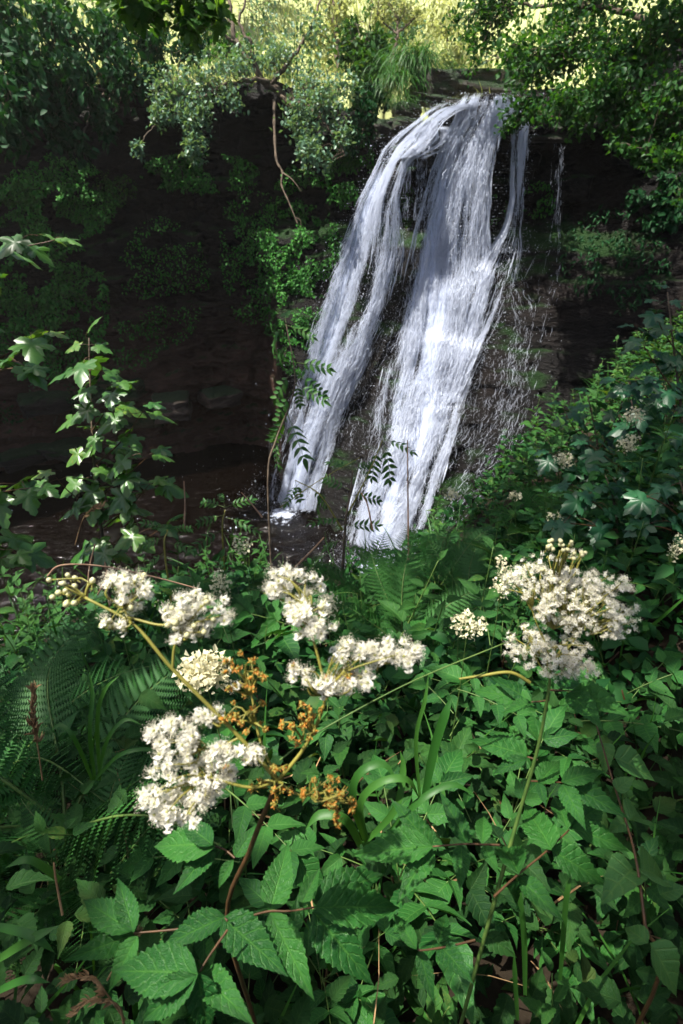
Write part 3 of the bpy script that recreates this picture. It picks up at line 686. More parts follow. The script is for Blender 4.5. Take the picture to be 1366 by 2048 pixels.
def herb_layout(rr, h, nodes, ll, lean=.12, pairs=True):
    top = np.array([rr.normal(0, lean * h), rr.normal(0, lean * h), h])
    mid = top * .5 + np.array([rr.normal(0, .04 * h), rr.normal(0, .04 * h), .05 * h])
    sp_ = spline([np.zeros(3), mid, top], 14); L = []
    az = rr.rand() * 6.28
    for k in range(nodes):
        t = .22 + .78 * k / max(1, nodes - 1); p = sp_[min(13, int(t * 13))]
        s_ = ll * (1 - .55 * max(0, t - .55) / .45) * (.75 + .35 * rr.rand())
        for q in ((0, np.pi) if pairs else (rr.rand() * 3,)):
            a = az + q + rr.normal(0, .25); el = .25 + .35 * t + rr.normal(0, .18)
            d = np.array([math.cos(a) * math.cos(el), math.sin(a) * math.cos(el), math.sin(el)])
            L.append((p + d * s_ * .12, d, s_, rr.randint(0, 3)))
        az += 1.57 + rr.normal(0, .2)
    return sp_, L
def make_herb(seed, h, nodes, ll, name, meshes, protos, split, pairs=True):
    rr = np.random.RandomState(seed); sp_, L = herb_layout(rr, h, nodes, ll, .14, pairs)
    t = thing(name, 'leafy herb', 'herb', (0, 0, 0), 'x')
    g = Geo(); g.addp(tube(sp_, np.linspace(.0032, .0013, 14), 5))
    g.build('stem', M_STEMG, t)
    if split:
        for p, d, s_, k in L:
            o = link('leaf', meshes[k % len(meshes)], t); up = unit(ZUP + rr.normal(0, .25, 3))
            o.matrix_local = mat4(p, frames(d[None], up)[0], s_)
    else:
        g = Geo(); ps = np.array([l[0] for l in L]); ds = np.array([l[1] for l in L]); ss = np.array([l[2] for l in L])
        ups = unit(ZUP + rr.normal(0, .25, (len(L), 3)))
        for k in range(len(protos)):
            sel = np.arange(len(L)) % len(protos) == k
            if sel.any(): g.inst(protos[k], ps[sel], frames(ds[sel], ups[sel]), ss[sel])
        g.build('foliage', L_HERB, t)
    return t
def pinnate(n=4, ll=.30, term=.42, wid=.5, proto=None, droop=.25, rows=8):
    """compound leaf of length 1 along +Y: (rachis tube, leaflets) as proto lists"""
    ys = np.linspace(.28, .80, n); rach = [(0, y, -droop * y * y) for y in np.linspace(0, .86, 8)]
    items = []
    for y in ys:
        for sgn in (-1, 1):
            s_ = ll * (.72 + .28 * math.sin(math.pi * (y - .1)))
            items.append((np.array([0, y, -droop * y * y]), unit(np.array([sgn * .9, .55, -.22])), s_))
    items.append((np.array([0, .84, -droop * .7]), unit(np.array([0, 1, -.6])), term))
    return rach, items
def pinnate_mesh(name, n, ll, term, mat, stem, wid=.5, teeth=.06, droop=.25, rows=8, cols=4, seed=0, pleat=.02):
    rr = np.random.RandomState(seed); rach, items = pinnate(n, ll, term, wid, None, droop)
    g = Geo(); g.addp(tube(rach, np.linspace(.008, .004, 8), 4), mi=1)
    pr = leaf(wid, rows, cols, teeth, .2, .2, pleat, 6, .18, 1.05, .02, seed)
    ps = np.array([i[0] for i in items]); ds = unit(np.array([i[1] for i in items]) + rr.normal(0, .12, (len(items), 3))); ss = np.array([i[2] for i in items]) * rr.uniform(.85, 1.1, len(items))
    g.inst(pr, ps, frames(ds, unit(ZUP + rr.normal(0, .2, (len(items), 3)))), ss); return g.mesh(name, [mat, stem])
PIN_ME = [pinnate_mesh('leaf', 3, .32, .42, L_HERO, M_STEMG, .52, seed=k) for k in range(2)]
def make_rosette(seed, n, ln, name='meadowsweet_plant'):
    rr = np.random.RandomState(seed); t = thing(name, 'herb', 'herb', (0, 0, 0), 'x')
    g = Geo(); g.addp(tube([(0, 0, 0), (.01, 0, .10), (.0, .02, .2)], [.005, .004, .003], 5)); g.build('stem', M_STEMR, t)
    for k in range(n):
        a = 6.28 * k / n + rr.normal(0, .3); el = rr.uniform(.35, 1.0)
        d = np.array([math.cos(a) * math.cos(el), math.sin(a) * math.cos(el), math.sin(el)])
        o = link('leaf', PIN_ME[k % 2], t); o.matrix_local = mat4((0, 0, .05 + .15 * rr.rand()), frames(d[None], ZUP)[0], ln * rr.uniform(.75, 1.15))
    return t

near_p = [make_herb(100 + k, .50, 6, .105, 'leafy_herb', HERB_ME, HERB_P, True) for k in range(3)] + [make_herb(120 + k, .36, 5, .085, 'round_leaved_herb', ROUND_ME, ROUND_P, True) for k in range(2)] + [make_rosette(140 + k, 7, .30) for k in range(4)]
mid_p = [make_herb(160 + k, .58, 8, .105, 'leafy_herb', HERB_ME, HERB_P, False) for k in range(4)] + [make_herb(170 + k, .42, 7, .09, 'round_leaved_herb', ROUND_ME, ROUND_P, False) for k in range(3)]
midn_p = [make_herb(180 + k, .56, 7, .105, 'leafy_herb', HERB_ME, HERB_P, True) for k in range(3)] + [make_herb(190 + k, .42, 6, .09, 'round_leaved_herb', ROUND_ME, ROUND_P, True) for k in range(2)]
used = set()
def put(pro, loc, rz, sc, label, group, tilt=(0, 0)):
    if id(pro) not in used:
        used.add(id(pro)); pro.location = [float(a) for a in loc]; pro.rotation_euler = (tilt[0], tilt[1], rz); pro.scale = (sc,) * 3
        pro['label'] = label; pro['group'] = group; return pro
    return dup(pro, loc, rz, sc, label, group, tilt)
KINDL = {'leafy_herb': 'upright herb with toothed opposite leaves', 'round_leaved_herb': 'low herb with rounded toothed leaves', 'meadowsweet_plant': 'clump of compound leaves'}
RS = np.random.RandomState(11)
def scatter(n, x0, x1, y0, y1, protos, mind, hmax, edge=.0):
    pts = []; tries = 0
    while len(pts) < n and tries < n * 60:
        tries += 1; x = RS.uniform(x0, x1); y = RS.uniform(y0, y1); z = float(bankZ(x, y))
        ye = 3.25 + 1.15 * max(0, x - .2) - .9 * max(0, -x - .8)
        if y > ye + .5 + edge: continue
        u, v, f = px((x, y, z + .3))
        if -.50 < x < .06 and y > 2.15: continue
        if f < .25 or not (-90 < u < 1400 and 600 < v < 2300): continue
        if any((x - a) ** 2 + (y - b_) ** 2 < mind ** 2 for a, b_ in pts): continue
        pts.append((x, y)); sc = RS.uniform(.75, 1.2) * hmax(x, y)
        pr = protos[RS.randint(len(protos))]; nm = pr.name.split('.')[0]; wh = where(float(u), float(v), nm)
        put(pr, (x, y, z - .02), RS.rand() * 6.28, sc, KINDL[nm] + ' ' + wh, nm.replace('_', ' ') + 's ' + zone(float(u), float(v)), (RS.normal(0, .1) - .05, RS.normal(0, .1)))
    return len(pts)
nearcap = lambda x, y: np.clip(.62 + .28 * y, .6, 1.1)
scatter(64, -.9, 1.15, .12, 1.75, near_p, .13, nearcap)
def midh(x, y): return (.62 if (x < 1.0 and y > 2.3) else .85 if x < 1.3 else 1.15)
scatter(85, -2.2, 2.6, 1.55, 2.45, midn_p, .15, midh)
scatter(170, -2.6, 5.2, 2.45, 8.5, mid_p, .17, midh)

# low ground cover that nobody could count
n = 31000; x = RS.uniform(-3.6, 6.0, n); y = RS.uniform(-.1, 1, n) ** 1.0 * 8.0 - .1
x = np.where(RS.rand(n) < .4, RS.uniform(-1.4, 1.6, n), x); y = np.where(RS.rand(n) < .45, RS.uniform(.05, 3, n), y)
ye = 3.25 + 1.15 * np.maximum(0, x - .2) - .9 * np.maximum(0, -x - .8); z = bankZ(x, y)
k = (y < ye + .9) & ~((x > -.5) & (x < .06) & (y > 2.3) & (RS.rand(n) < .8)); x, y, z = x[k], y[k], z[k]; hh = RS.rand(len(x)) ** 1.4 * (.30 + .18 * (x > 1)); hh = hh * (.35 + 1.1 * vn(x * 2.2, y * 2.2, 8)) * np.where((x < 1.2) & (y > 2.2), .6, 1)
u, v, f = px(np.stack([x, y, z], -1)); k = (f > .2) & (u > -500) & (u < 2000); x, y, z, hh = x[k], y[k], z[k], hh[k]; n = len(x)
d = rdir(n); d[:, 2] = d[:, 2] * .35 + .05
g = Geo(); sz = RS.uniform(.035, .085, n)
fd = px(np.stack([x, y, z + hh], -1))[2]; nearm = fd < 1.7
g2_ = Geo()
for q in range(2):
    s_ = (np.arange(n) % 2 == q) & nearm & (np.arange(n) % 5 > 0)
    g2_.inst((leaf(.46, 14, 4, .08, .3, .30, .03, 7, .18, 1.15, .03, 3), leaf(.56, 14, 4, .08, .25, .35, .03, 6, .14, 1.1, .04, 4))[q], np.stack([x, y, z + hh], -1)[s_], frames(d[s_], unit(ZUP + R.normal(0, .35, (s_.sum(), 3)))), sz[s_] * .95)
stuff(g2_.build('undergrowth', L_LOW), 'dense toothed leaves of low plants right in front', 'undergrowth')
for q in range(2):
    s_ = (np.arange(n) % 2 == q) & ~nearm
    g.inst((tiny(.62, .3, .25), tiny(.8, .2, .3))[q], np.stack([x, y, z + hh], -1)[s_], frames(d[s_], unit(ZUP + R.normal(0, .35, (s_.sum(), 3)))), sz[s_])
stuff(g.build('undergrowth', L_COVER), 'dense low green ground cover filling the bank between the taller plants', 'undergrowth')
# thin stalks and grass in the ground cover
n = 2600; x = RS.uniform(-2.2, 4.5, n); y = RS.uniform(.1, 6.5, n); ye = 3.25 + 1.15 * np.maximum(0, x - .2) - .9 * np.maximum(0, -x - .8); k = y < ye + .6; x, y = x[k], y[k]; z = bankZ(x, y); n = len(x)
d = rdir(n); d[:, 2] = np.abs(d[:, 2]) + .8; g = Geo(); g.inst(blade(.022, 6, .7), np.stack([x, y, z], -1), frames(d, rdir(n)), RS.uniform(.22, .5, n))
stuff(g.build('grass', L_GRASS), 'thin grass blades growing through the ground cover', 'grass')
# dead stalks and litter low down
n = 160; x = RS.uniform(-.8, 1.0, n); y = RS.uniform(.02, 1.1, n); z = bankZ(x, y) + RS.uniform(.0, .22, n)
d = rdir(n); g = Geo(); g.inst(blade(.03, 4, .3), np.stack([x, y, z], -1), frames(d, rdir(n)), RS.uniform(.06, .22, n))
stuff(g.build('leaf_litter', M_STRAW), 'brown dead stalks lying under the foreground leaves', 'litter')

# ------------------------------------------------------------------ ferns
def frond_mesh(seed, n=22, wid=.34, droop=.35):
    rr = np.random.RandomState(seed); g = Geo(); t = np.linspace(0, 1, 14)
    path = lambda s: np.stack([.03 * np.sin(s * 5 + seed), s - .12 * s ** 3, -droop * s ** 2.2], -1)
    g.addp(tube(path(t), np.linspace(.008, .002, 14), 4), mi=1)
    pin = leaf(.30, 2, 2, 0, .1, .1)                                   # a pinnule
    for k in range(n):
        s = .10 + .89 * (k / (n - 1)) ** .92; p = path(np.array(s)); L = wid * (math.sin(math.pi * min(1, (s * .86 + .14)) ** 1.15) ** .8) * .58 + .012
        for sg in (-1, 1):
            d = unit(np.array([sg, .42, -.18 + rr.normal(0, .06)])); m_ = max(4, int(13 * L / .2) + 3)
            q = np.linspace(.06, 1, m_); tw = L * .20 * (1 - q * .82)
            base = p + d * (q * L)[:, None] - np.array([0, 0, 1]) * (q ** 2 * L * .18)[:, None]
            for s2 in (-1, 1):
                pd = unit(np.cross(d, ZUP) * s2 + d * .45)
                g.inst(pin, base, frames(np.broadcast_to(pd, base.shape), ZUP), tw * 1.05 + .004, rn=np.full(m_, rr.rand() * .3))
    return g.mesh('frond', [L_FERN, M_STEMG])
FRONDS = [frond_mesh(1, 22), frond_mesh(2, 20, .40, .45)]
def make_fern(loc, dirs, label):
    t = thing('fern', label, 'fern', loc, 'ferns on the bank')
    for i, (dx, dy, dz, L) in enumerate(dirs):
        d = unit(np.array([dx, dy, dz])); nrm = np.array([-dx * .8 , -dy * .8 - .25, 1.2])
        o = link('frond', FRONDS[i % 2], t); o.matrix_local = mat4((dx * .02, dy * .02, .02), frames(d[None], nrm)[0], L)
    return t
def around(n, el, L, seed, a0=0, a1=6.28):
    rr = np.random.RandomState(seed); out = []
    for k in range(n):
        a = a0 + (a1 - a0) * (k + rr.rand() * .5) / n; e = el + rr.normal(0, .15); out.append((math.cos(a) * math.cos(e), math.sin(a) * math.cos(e), math.sin(e), L * rr.uniform(.75, 1.1)))
    return out
for (u, v, dep, n_, el, L, sd, lb) in [
        (70, 1560, 1.25, 7, .85, .62, 1, 'large dark fern at the left edge of the bank'), (-40, 1430, 1.5, 6, .9, .6, 2, 'shaded fern half cut by the left border'),
        (795, 1300, 2.3, 7, 1.0, .50, 3, 'upright fern in the middle behind the flower heads'), (870, 1180, 2.9, 7, .9, .48, 4, 'fern at the bank edge below the main stream'),
        (740, 1215, 2.7, 6, .95, .42, 5, 'small fern in front of the white foam'), (1010, 1170, 3.1, 7, .9, .50, 6, 'spreading fern above the pale flower plumes'),
        (1110, 1130, 3.3, 7, .85, .52, 7, 'fern on the slope behind the big right flower head'), (1345, 960, 3.0, 6, .9, .5, 8, 'fern at the right edge below the sycamores'),
        (620, 1225, 2.6, 5, .9, .34, 9, 'little fern beside the gap showing the rippled pool'), (150, 1640, 1.1, 5, .8, .34, 10, 'small fern below the dry seed head'), (930, 1230, 2.5, 6, .85, .40, 11, 'fern tucked under the small cream plume')]:
    p = P(u, v, dep); z = float(bankZ(p[0], p[1])); p[2] = max(p[2] - .0, z - .03) if p[2] - z < .25 else z + .1
    make_fern(p, around(n_, el, L, sd), lb)

# ------------------------------------------------------------------ sycamores
def maple_leaf_mesh(seed, mat, pet=.55):
    g = Geo(); g.addp(tube(spline([(0, -pet, -.10), (0, -pet * .5, .02), (0, 0, 0)], 6), [.012, .010, .010, .010, .009, .008], 4), mi=1)
    V, Q, T, UV = maple(.30, .28, seed); g.add(V, Q, T, UV, rn=0.0); return g.mesh('leaf', [mat, M_STEMR])
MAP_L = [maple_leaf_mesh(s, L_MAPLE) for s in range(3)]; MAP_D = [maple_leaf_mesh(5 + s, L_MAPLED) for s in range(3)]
def sycamore(label, branches, leaves, size, meshes, seed, base=None, group='sycamore saplings', gap=.085):
    rr = np.random.RandomState(seed); root = np.array(branches[0][0][0]) if base is None else np.array(base)
    t = thing('sycamore_sapling', label, 'sapling', root, group); g = Geo(); cnt = 0
    for (pts, r0) in branches:
        sp_ = spline(np.array(pts) - root, 20); st = Geo(); st.addp(tube(sp_, np.linspace(r0, r0 * .35, 20), 6)); st.build('stem', M_BARK if r0 > .006 else M_STEMR, t)
        ln = np.linalg.norm(np.diff(sp_, axis=0), axis=1).sum(); m_ = max(2, int(ln / gap)); az = rr.rand() * 6
        tlo = leaves if r0 > .006 else .15
        for k in range(m_):
            q = tlo + (1 - tlo) * (k + .5) / m_; p = sp_[min(19, int(q * 19))]
            for h_ in (0, np.pi):
                a = az + h_ + rr.normal(0, .3); d = unit(np.array([math.cos(a), math.sin(a), rr.uniform(-.25, .15)])); s_ = size * rr.uniform(.6, 1.1) * (1 - .35 * (q > .93))
                o = link('leaf', meshes[rr.randint(3)], t)
                up = unit(np.array([0, -.28, 1]) + rr.normal(0, .22, 3))
                o.matrix_local = mat4(p + d * s_ * .5 + np.array([0, 0, .02]), frames((d - [0, 0, .28])[None], up)[0], s_)
            az += 1.57
        d = unit(sp_[-1] - sp_[-3])
        o = link('leaf', meshes[0], t); o.matrix_local = mat4(sp_[-1] + d * size * .25, frames((d * [1, 1, .2] + [0, -.3, -.1])[None], ZUP)[0], size * .6)
    return t
def PP(lst): return [P(u, v, d) for u, v, d in lst]
b0 = P(215, 1235, 2.62); b0[2] = float(bankZ(b0[0], b0[1]))
sycamore('slender sycamore sapling with pale shining leaves rising before the pool', [
    ([b0] + PP([(205, 1080, 2.6), (190, 950, 2.58), (182, 800, 2.55), (178, 676, 2.5)]), .010),
    (PP([(190, 930, 2.58), (245, 880, 2.5), (288, 820, 2.45)]), .0045), (PP([(195, 1000, 2.58), (255, 950, 2.5), (305, 905, 2.42)]), .0045),
    (PP([(202, 1060, 2.6), (262, 1010, 2.5), (300, 968, 2.45)]), .0045), (PP([(186, 860, 2.56), (225, 800, 2.45), (235, 775, 2.4)]), .004),
    (PP([(200, 1030, 2.6), (140, 985, 2.5), (112, 955, 2.45)]), .004), (PP([(204, 1090, 2.6), (270, 1085, 2.5), (320, 1060, 2.4)]), .004)], .22, .142, MAP_L, 3, gap=.112)
b1 = P(-120, 1300, 2.1); b1[2] = float(bankZ(b1[0], b1[1]))
sycamore('leafy sycamore reaching in from the left border over the pool', [
    ([b1] + PP([(-110, 1000, 2.1), (-90, 700, 2.05), (-60, 520, 2.0)]), .012),
    (PP([(-80, 600, 2.03), (10, 510, 2.0), (110, 480, 1.98)]), .005), (PP([(-95, 800, 2.05), (-10, 745, 2.0), (50, 735, 1.95)]), .005),
    (PP([(-90, 760, 2.05), (20, 705, 2.1), (85, 672, 2.1)]), .004), (PP([(-105, 1010, 2.1), (0, 985, 1.9), (70, 975, 1.85)]), .005), (PP([(-110, 1120, 2.1), (-20, 1120, 1.9), (20, 1110, 1.85)]), .004)], .35, .125, MAP_L, 4, gap=.11)
def rb(u, v, d):
    p = P(u, v, d); p[2] = float(bankZ(p[0], p[1])); return p
RG = 'dark sycamores on the right slope'
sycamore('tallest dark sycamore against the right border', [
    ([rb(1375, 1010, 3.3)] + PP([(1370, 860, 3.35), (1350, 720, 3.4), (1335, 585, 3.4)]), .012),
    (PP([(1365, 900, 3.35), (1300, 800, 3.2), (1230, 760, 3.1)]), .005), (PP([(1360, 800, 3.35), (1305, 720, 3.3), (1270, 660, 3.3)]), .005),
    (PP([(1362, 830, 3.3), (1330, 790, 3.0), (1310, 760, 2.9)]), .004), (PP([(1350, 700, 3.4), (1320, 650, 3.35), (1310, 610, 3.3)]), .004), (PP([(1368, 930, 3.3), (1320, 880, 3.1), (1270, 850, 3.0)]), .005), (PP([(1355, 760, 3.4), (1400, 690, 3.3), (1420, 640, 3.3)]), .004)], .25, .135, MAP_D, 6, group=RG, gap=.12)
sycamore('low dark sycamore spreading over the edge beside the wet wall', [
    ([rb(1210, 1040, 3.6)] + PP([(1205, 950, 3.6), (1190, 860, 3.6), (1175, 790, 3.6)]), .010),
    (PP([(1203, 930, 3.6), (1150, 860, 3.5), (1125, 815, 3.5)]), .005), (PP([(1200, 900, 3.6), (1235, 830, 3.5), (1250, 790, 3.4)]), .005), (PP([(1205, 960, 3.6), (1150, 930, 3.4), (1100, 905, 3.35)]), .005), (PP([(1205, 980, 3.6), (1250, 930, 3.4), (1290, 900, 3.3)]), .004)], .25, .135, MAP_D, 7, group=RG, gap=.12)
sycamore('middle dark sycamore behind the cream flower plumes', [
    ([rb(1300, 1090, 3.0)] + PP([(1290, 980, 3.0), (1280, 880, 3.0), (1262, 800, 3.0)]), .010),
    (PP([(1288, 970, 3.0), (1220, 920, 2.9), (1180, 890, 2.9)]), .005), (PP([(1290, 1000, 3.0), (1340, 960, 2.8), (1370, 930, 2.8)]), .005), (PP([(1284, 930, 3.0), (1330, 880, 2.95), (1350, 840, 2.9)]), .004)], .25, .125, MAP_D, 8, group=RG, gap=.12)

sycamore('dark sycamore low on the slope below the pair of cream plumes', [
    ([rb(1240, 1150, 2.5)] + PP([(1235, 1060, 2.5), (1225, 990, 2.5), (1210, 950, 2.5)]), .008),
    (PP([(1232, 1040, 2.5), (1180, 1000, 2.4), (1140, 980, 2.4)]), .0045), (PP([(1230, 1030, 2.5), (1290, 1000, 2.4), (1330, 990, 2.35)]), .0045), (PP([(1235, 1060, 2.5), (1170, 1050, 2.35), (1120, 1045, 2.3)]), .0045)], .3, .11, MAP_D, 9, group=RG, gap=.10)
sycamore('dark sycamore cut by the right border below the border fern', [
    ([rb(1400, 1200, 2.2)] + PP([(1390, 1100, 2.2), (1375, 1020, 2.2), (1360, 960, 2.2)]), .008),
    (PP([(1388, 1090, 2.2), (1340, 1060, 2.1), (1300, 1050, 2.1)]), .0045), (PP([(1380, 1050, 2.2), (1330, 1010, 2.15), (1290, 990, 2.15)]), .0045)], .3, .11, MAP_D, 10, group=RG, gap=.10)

# ------------------------------------------------------------------ ash-like saplings
ASH = [pinnate_mesh('leaf', 5, .26, .26, L_ASH, M_STEMG, .36, .0, .45, 6, 2, k, 0) for k in range(2)]
def ash(label, stems, lv, seed):
    rr = np.random.RandomState(seed); root = np.array(stems[0][0][0]); t = thing('ash_sapling', label, 'sapling', root, 'ash saplings at the bank edge')
    for pts, r0 in stems:
        g = Geo(); g.addp(tube(spline(np.array(pts) - root, 18), np.linspace(r0, r0 * .4, 18), 6)); g.build('stem', M_BARK if r0 > .007 else M_STEMY, t)
    for (u0, v0, u1, v1, d) in lv:
        a = P(u0, v0, d) - root; b_ = P(u1, v1, d + rr.normal(0, .08)) - root; L = np.linalg.norm(b_ - a)
        o = link('leaf', ASH[rr.randint(2)], t); o.matrix_local = mat4(a, frames((b_ - a + [0, 0, .12 * L])[None], unit(np.array([0, -.6, 1]) + rr.normal(0, .3, 3)))[0], L * 1.12)
    return t
ash('slim ash sapling with drooping leaves in front of the left stream', [([rb(533, 1030, 3.0)] + PP([(536, 960, 3.0), (552, 880, 3.0), (590, 770, 3.0), (572, 648, 3.0)]), .008)],
    [(570, 650, 528, 690, 3), (570, 650, 625, 668, 3), (575, 690, 540, 730, 3), (585, 725, 660, 738, 3), (588, 740, 540, 800, 3), (590, 750, 655, 790, 3), (592, 760, 600, 815, 3), (585, 780, 545, 850, 3), (590, 770, 640, 800, 3), (570, 830, 545, 895, 3), (575, 830, 605, 905, 3), (555, 870, 540, 930, 3), (572, 646, 565, 612, 3)], 3)
ash('bushy ash sapling with an arching shoot before the main stream', [([rb(680, 1130, 2.75)] + PP([(690, 1060, 2.75), (700, 990, 2.75), (705, 940, 2.75)]), .009), (PP([(690, 1040, 2.75), (740, 940, 2.7), (765, 880, 2.7)]), .005), (PP([(685, 1060, 2.75), (640, 990, 2.7), (590, 960, 2.7)]), .005), (PP([(560, 1015, 2.7), (640, 960, 2.7), (720, 915, 2.7)]), .003)],
    [(765, 880, 790, 960, 2.7), (765, 880, 825, 890, 2.7), (760, 890, 740, 960, 2.7), (705, 940, 660, 915, 2.7), (705, 940, 745, 925, 2.7), (700, 980, 645, 960, 2.7), (700, 990, 760, 1000, 2.7), (690, 1040, 630, 1030, 2.7), (690, 1050, 750, 1060, 2.7), (600, 965, 570, 1000, 2.7), (640, 990, 620, 1040, 2.7), (590, 960, 600, 1010, 2.7), (690, 1080, 640, 1090, 2.7), (688, 1090, 740, 1110, 2.7), (620, 975, 655, 1010, 2.7)], 4)
ash('low spreading ash seedling left of the foam', [([rb(440, 1120, 2.7)] + PP([(445, 1070, 2.7), (450, 1020, 2.7)]), .006)],
    [(450, 1015, 400, 1000, 2.7), (450, 1015, 500, 1000, 2.7), (450, 1030, 395, 1045, 2.7), (450, 1035, 510, 1050, 2.7), (445, 1060, 390, 1090, 2.7), (447, 1060, 500, 1085, 2.7), (450, 1012, 440, 985, 2.7)], 5)
ash('ash seedling with flat pale leaves over the shaded shore', [([rb(330, 1160, 2.3)] + PP([(330, 1110, 2.3), (335, 1060, 2.3)]), .006)],
    [(335, 1060, 285, 1045, 2.3), (335, 1060, 385, 1055, 2.3), (333, 1075, 280, 1090, 2.3), (333, 1085, 385, 1100, 2.3), (331, 1105, 290, 1130, 2.3), (335, 1055, 345, 1020, 2.3)], 6)

# ================================================================== trees, ivy and moss
def cloud(g, root, limbs, blobs, protos, size, rr, tw=None, per=26, up=.6, droop=.3, twr=.012, spread=.33):
    """foliage: twigs from the nearest limb into each blob, leaves along the twigs"""
    lp = np.concatenate([spline(np.array(l[0]), 24) for l in limbs]) if limbs else None
    for (c, r, n) in blobs:
        c = np.asarray(c, float); r = np.asarray(r, float); nt_ = max(2, n // per)
        e = rr.normal(size=(nt_, 3)); e = e / np.linalg.norm(e, axis=1, keepdims=True) * rr.rand(nt_, 1) ** .45
        ends = c + e * r
        for q in ends:
            if lp is not None:
                k = np.argsort(np.linalg.norm(lp - (c * .6 + q * .4), axis=1))[rr.randint(0, 4)]; st = lp[k]
            else: st = c - [0, 0, r[2] * .7]
            mid = (st + q) / 2 + rr.normal(0, .10, 3) * np.linalg.norm(q - st) + [0, 0, .12 * np.linalg.norm(q - st)]
            sp_ = spline([st, mid, q], 9) - root
            if tw is not None: tw.addp(tube(sp_, np.linspace(twr, twr * .3, 9), 3))
            m_ = per; t = 1 - rr.rand(m_) ** 1.6 * min(.75, 1.2 * r.mean() / (np.linalg.norm(q - st) + 1e-3)); ii = np.clip((t * 8), 0, 7.99); i0 = ii.astype(int); f = (ii - i0)[:, None]
            p = sp_[i0] * (1 - f) + sp_[i0 + 1] * f + rr.normal(0, spread, (m_, 3)) * r.mean() * .55
            d = rr.normal(size=(m_, 3)); d[:, 2] -= droop; nn = rr.normal(size=(m_, 3)) * .55; nn[:, 2] += up
            pr = protos[rr.randint(len(protos))]
            g.inst(pr, p, frames(d, nn), size * rr.uniform(.6, 1.2, m_), rn=np.clip(rr.rand() * .6 + rr.rand(m_) * .4, 0, 1))
def tree(name, label, cat, limbs, blobs, protos, size, mat, seed, group=None, bark=None, **kw):
    rr = np.random.RandomState(seed)
    if name in ('small_tree', 'leafy_bush'):               # rooted in the ground behind the cliff edge
        q = np.array(limbs[0][0][0], float); e_ = float(wallY(q[0], ztop(q[0])))
        if q[1] > e_: limbs[0][0].insert(0, np.array([q[0], q[1], min(hillZ(q[0], q[1]) - .1, q[2] - .05)]))
    root = np.array(limbs[0][0][0], float); t = thing(name, label, cat, root, group)
    for i, (pts, r0, r1) in enumerate(limbs):
        g = Geo(); sp_ = spline(np.array(pts) - root, 24); sp_[1:-1] += rr.normal(0, r0 * .35, (22, 3)); g.addp(tube(sp_, np.linspace(r0, r1, 24), 8)); g.build('trunk' if i == 0 else 'limb', bark or M_BARK, t)
    tw = Geo(); g = Geo(); cloud(g, root, limbs, blobs, protos, size, rr, tw, **kw)
    c = g.build('crown', mat, t); x = tw.build('twigs', bark or M_BARK, t); x['kind'] = 'stuff'
    return t
def B(u, v, ru, rv, d, n, dz=1.0):
    r = np.array([ru * d / FPX, (ru + rv) * .5 * d / FPX * dz, rv * d / FPX]); return (P(u, v, d), r, n)
SMALL = [tiny(.62, .25, .15), tiny(.75, .3, .2)]; LONG = [tiny(.42, .3, .45), tiny(.5, .3, .55)]
IVYP = [tiny(.72, .2, .35), tiny(.6, .25, .4)]
MAPP = [maple(.3, .3, 20), maple(.3, .3, 21)]

# the gnarled hawthorn leaning over the cliff left of the falls
hb = P(590, 215, 12.7)
tree('hawthorn_tree', 'gnarled hawthorn with pale leaves leaning over the cliff left of the falls', 'tree', [
    ([hb] + PP([(555, 185, 12.4), (515, 140, 12.2), (478, 95, 12.2), (462, 45, 12.2), (455, -30, 12.2)]), .09, .035),
    (PP([(560, 190, 12.4), (520, 162, 11.9), (470, 163, 11.5), (425, 182, 11.3), (375, 205, 11.2)]), .055, .015),
    (PP([(510, 135, 12.2), (500, 90, 12.0), (480, 40, 11.9), (500, -20, 11.9)]), .05, .02),
    (PP([(480, 95, 12.2), (455, 75, 12.0), (425, 58, 11.9)]), .04, .015),
    (PP([(540, 170, 12.3), (580, 120, 12.2), (620, 60, 12.3), (640, 0, 12.4)]), .055, .02),
    (PP([(570, 195, 12.4), (620, 215, 11.8), (660, 260, 11.6), (690, 310, 11.5)]), .045, .012),
    (PP([(560, 190, 12.4), (600, 230, 11.7), (612, 290, 11.5)]), .04, .012),
    (PP([(400, 195, 11.3), (345, 230, 11.1), (300, 260, 11.0), (275, 300, 11.0)]), .022, .006),
    (PP([(400, 195, 11.3), (385, 250, 11.1), (388, 310, 11.0)]), .022, .006)],
  [B(335, 185, 50, 38, 11.2, 800), B(385, 235, 45, 45, 11.2, 800), B(388, 290, 22, 35, 11.0, 350), B(405, 150, 60, 38, 11.4, 700), B(465, 125, 55, 40, 11.8, 500),
   B(465, 212, 26, 22, 11.3, 200), B(318, 240, 22, 25, 11.0, 220), B(268, 300, 22, 13, 11.0, 150), B(555, 120, 70, 40, 12.2, 420), B(622, 165, 55, 45, 12.0, 700), B(604, 245, 42, 50, 11.6, 700),
   B(620, 312, 36, 34, 11.5, 500), B(655, 215, 42, 45, 11.6, 600), B(697, 278, 24, 34, 11.5, 220), B(535, 50, 65, 40, 12.2, 240), B(630, 80, 55, 45, 12.3, 320), B(690, 165, 36, 36, 12.0, 350), B(640, 325, 16, 30, 11.4, 120)],
  SMALL, .100, L_HAW, 21, per=22, up=1.1, twr=.008, spread=.42)
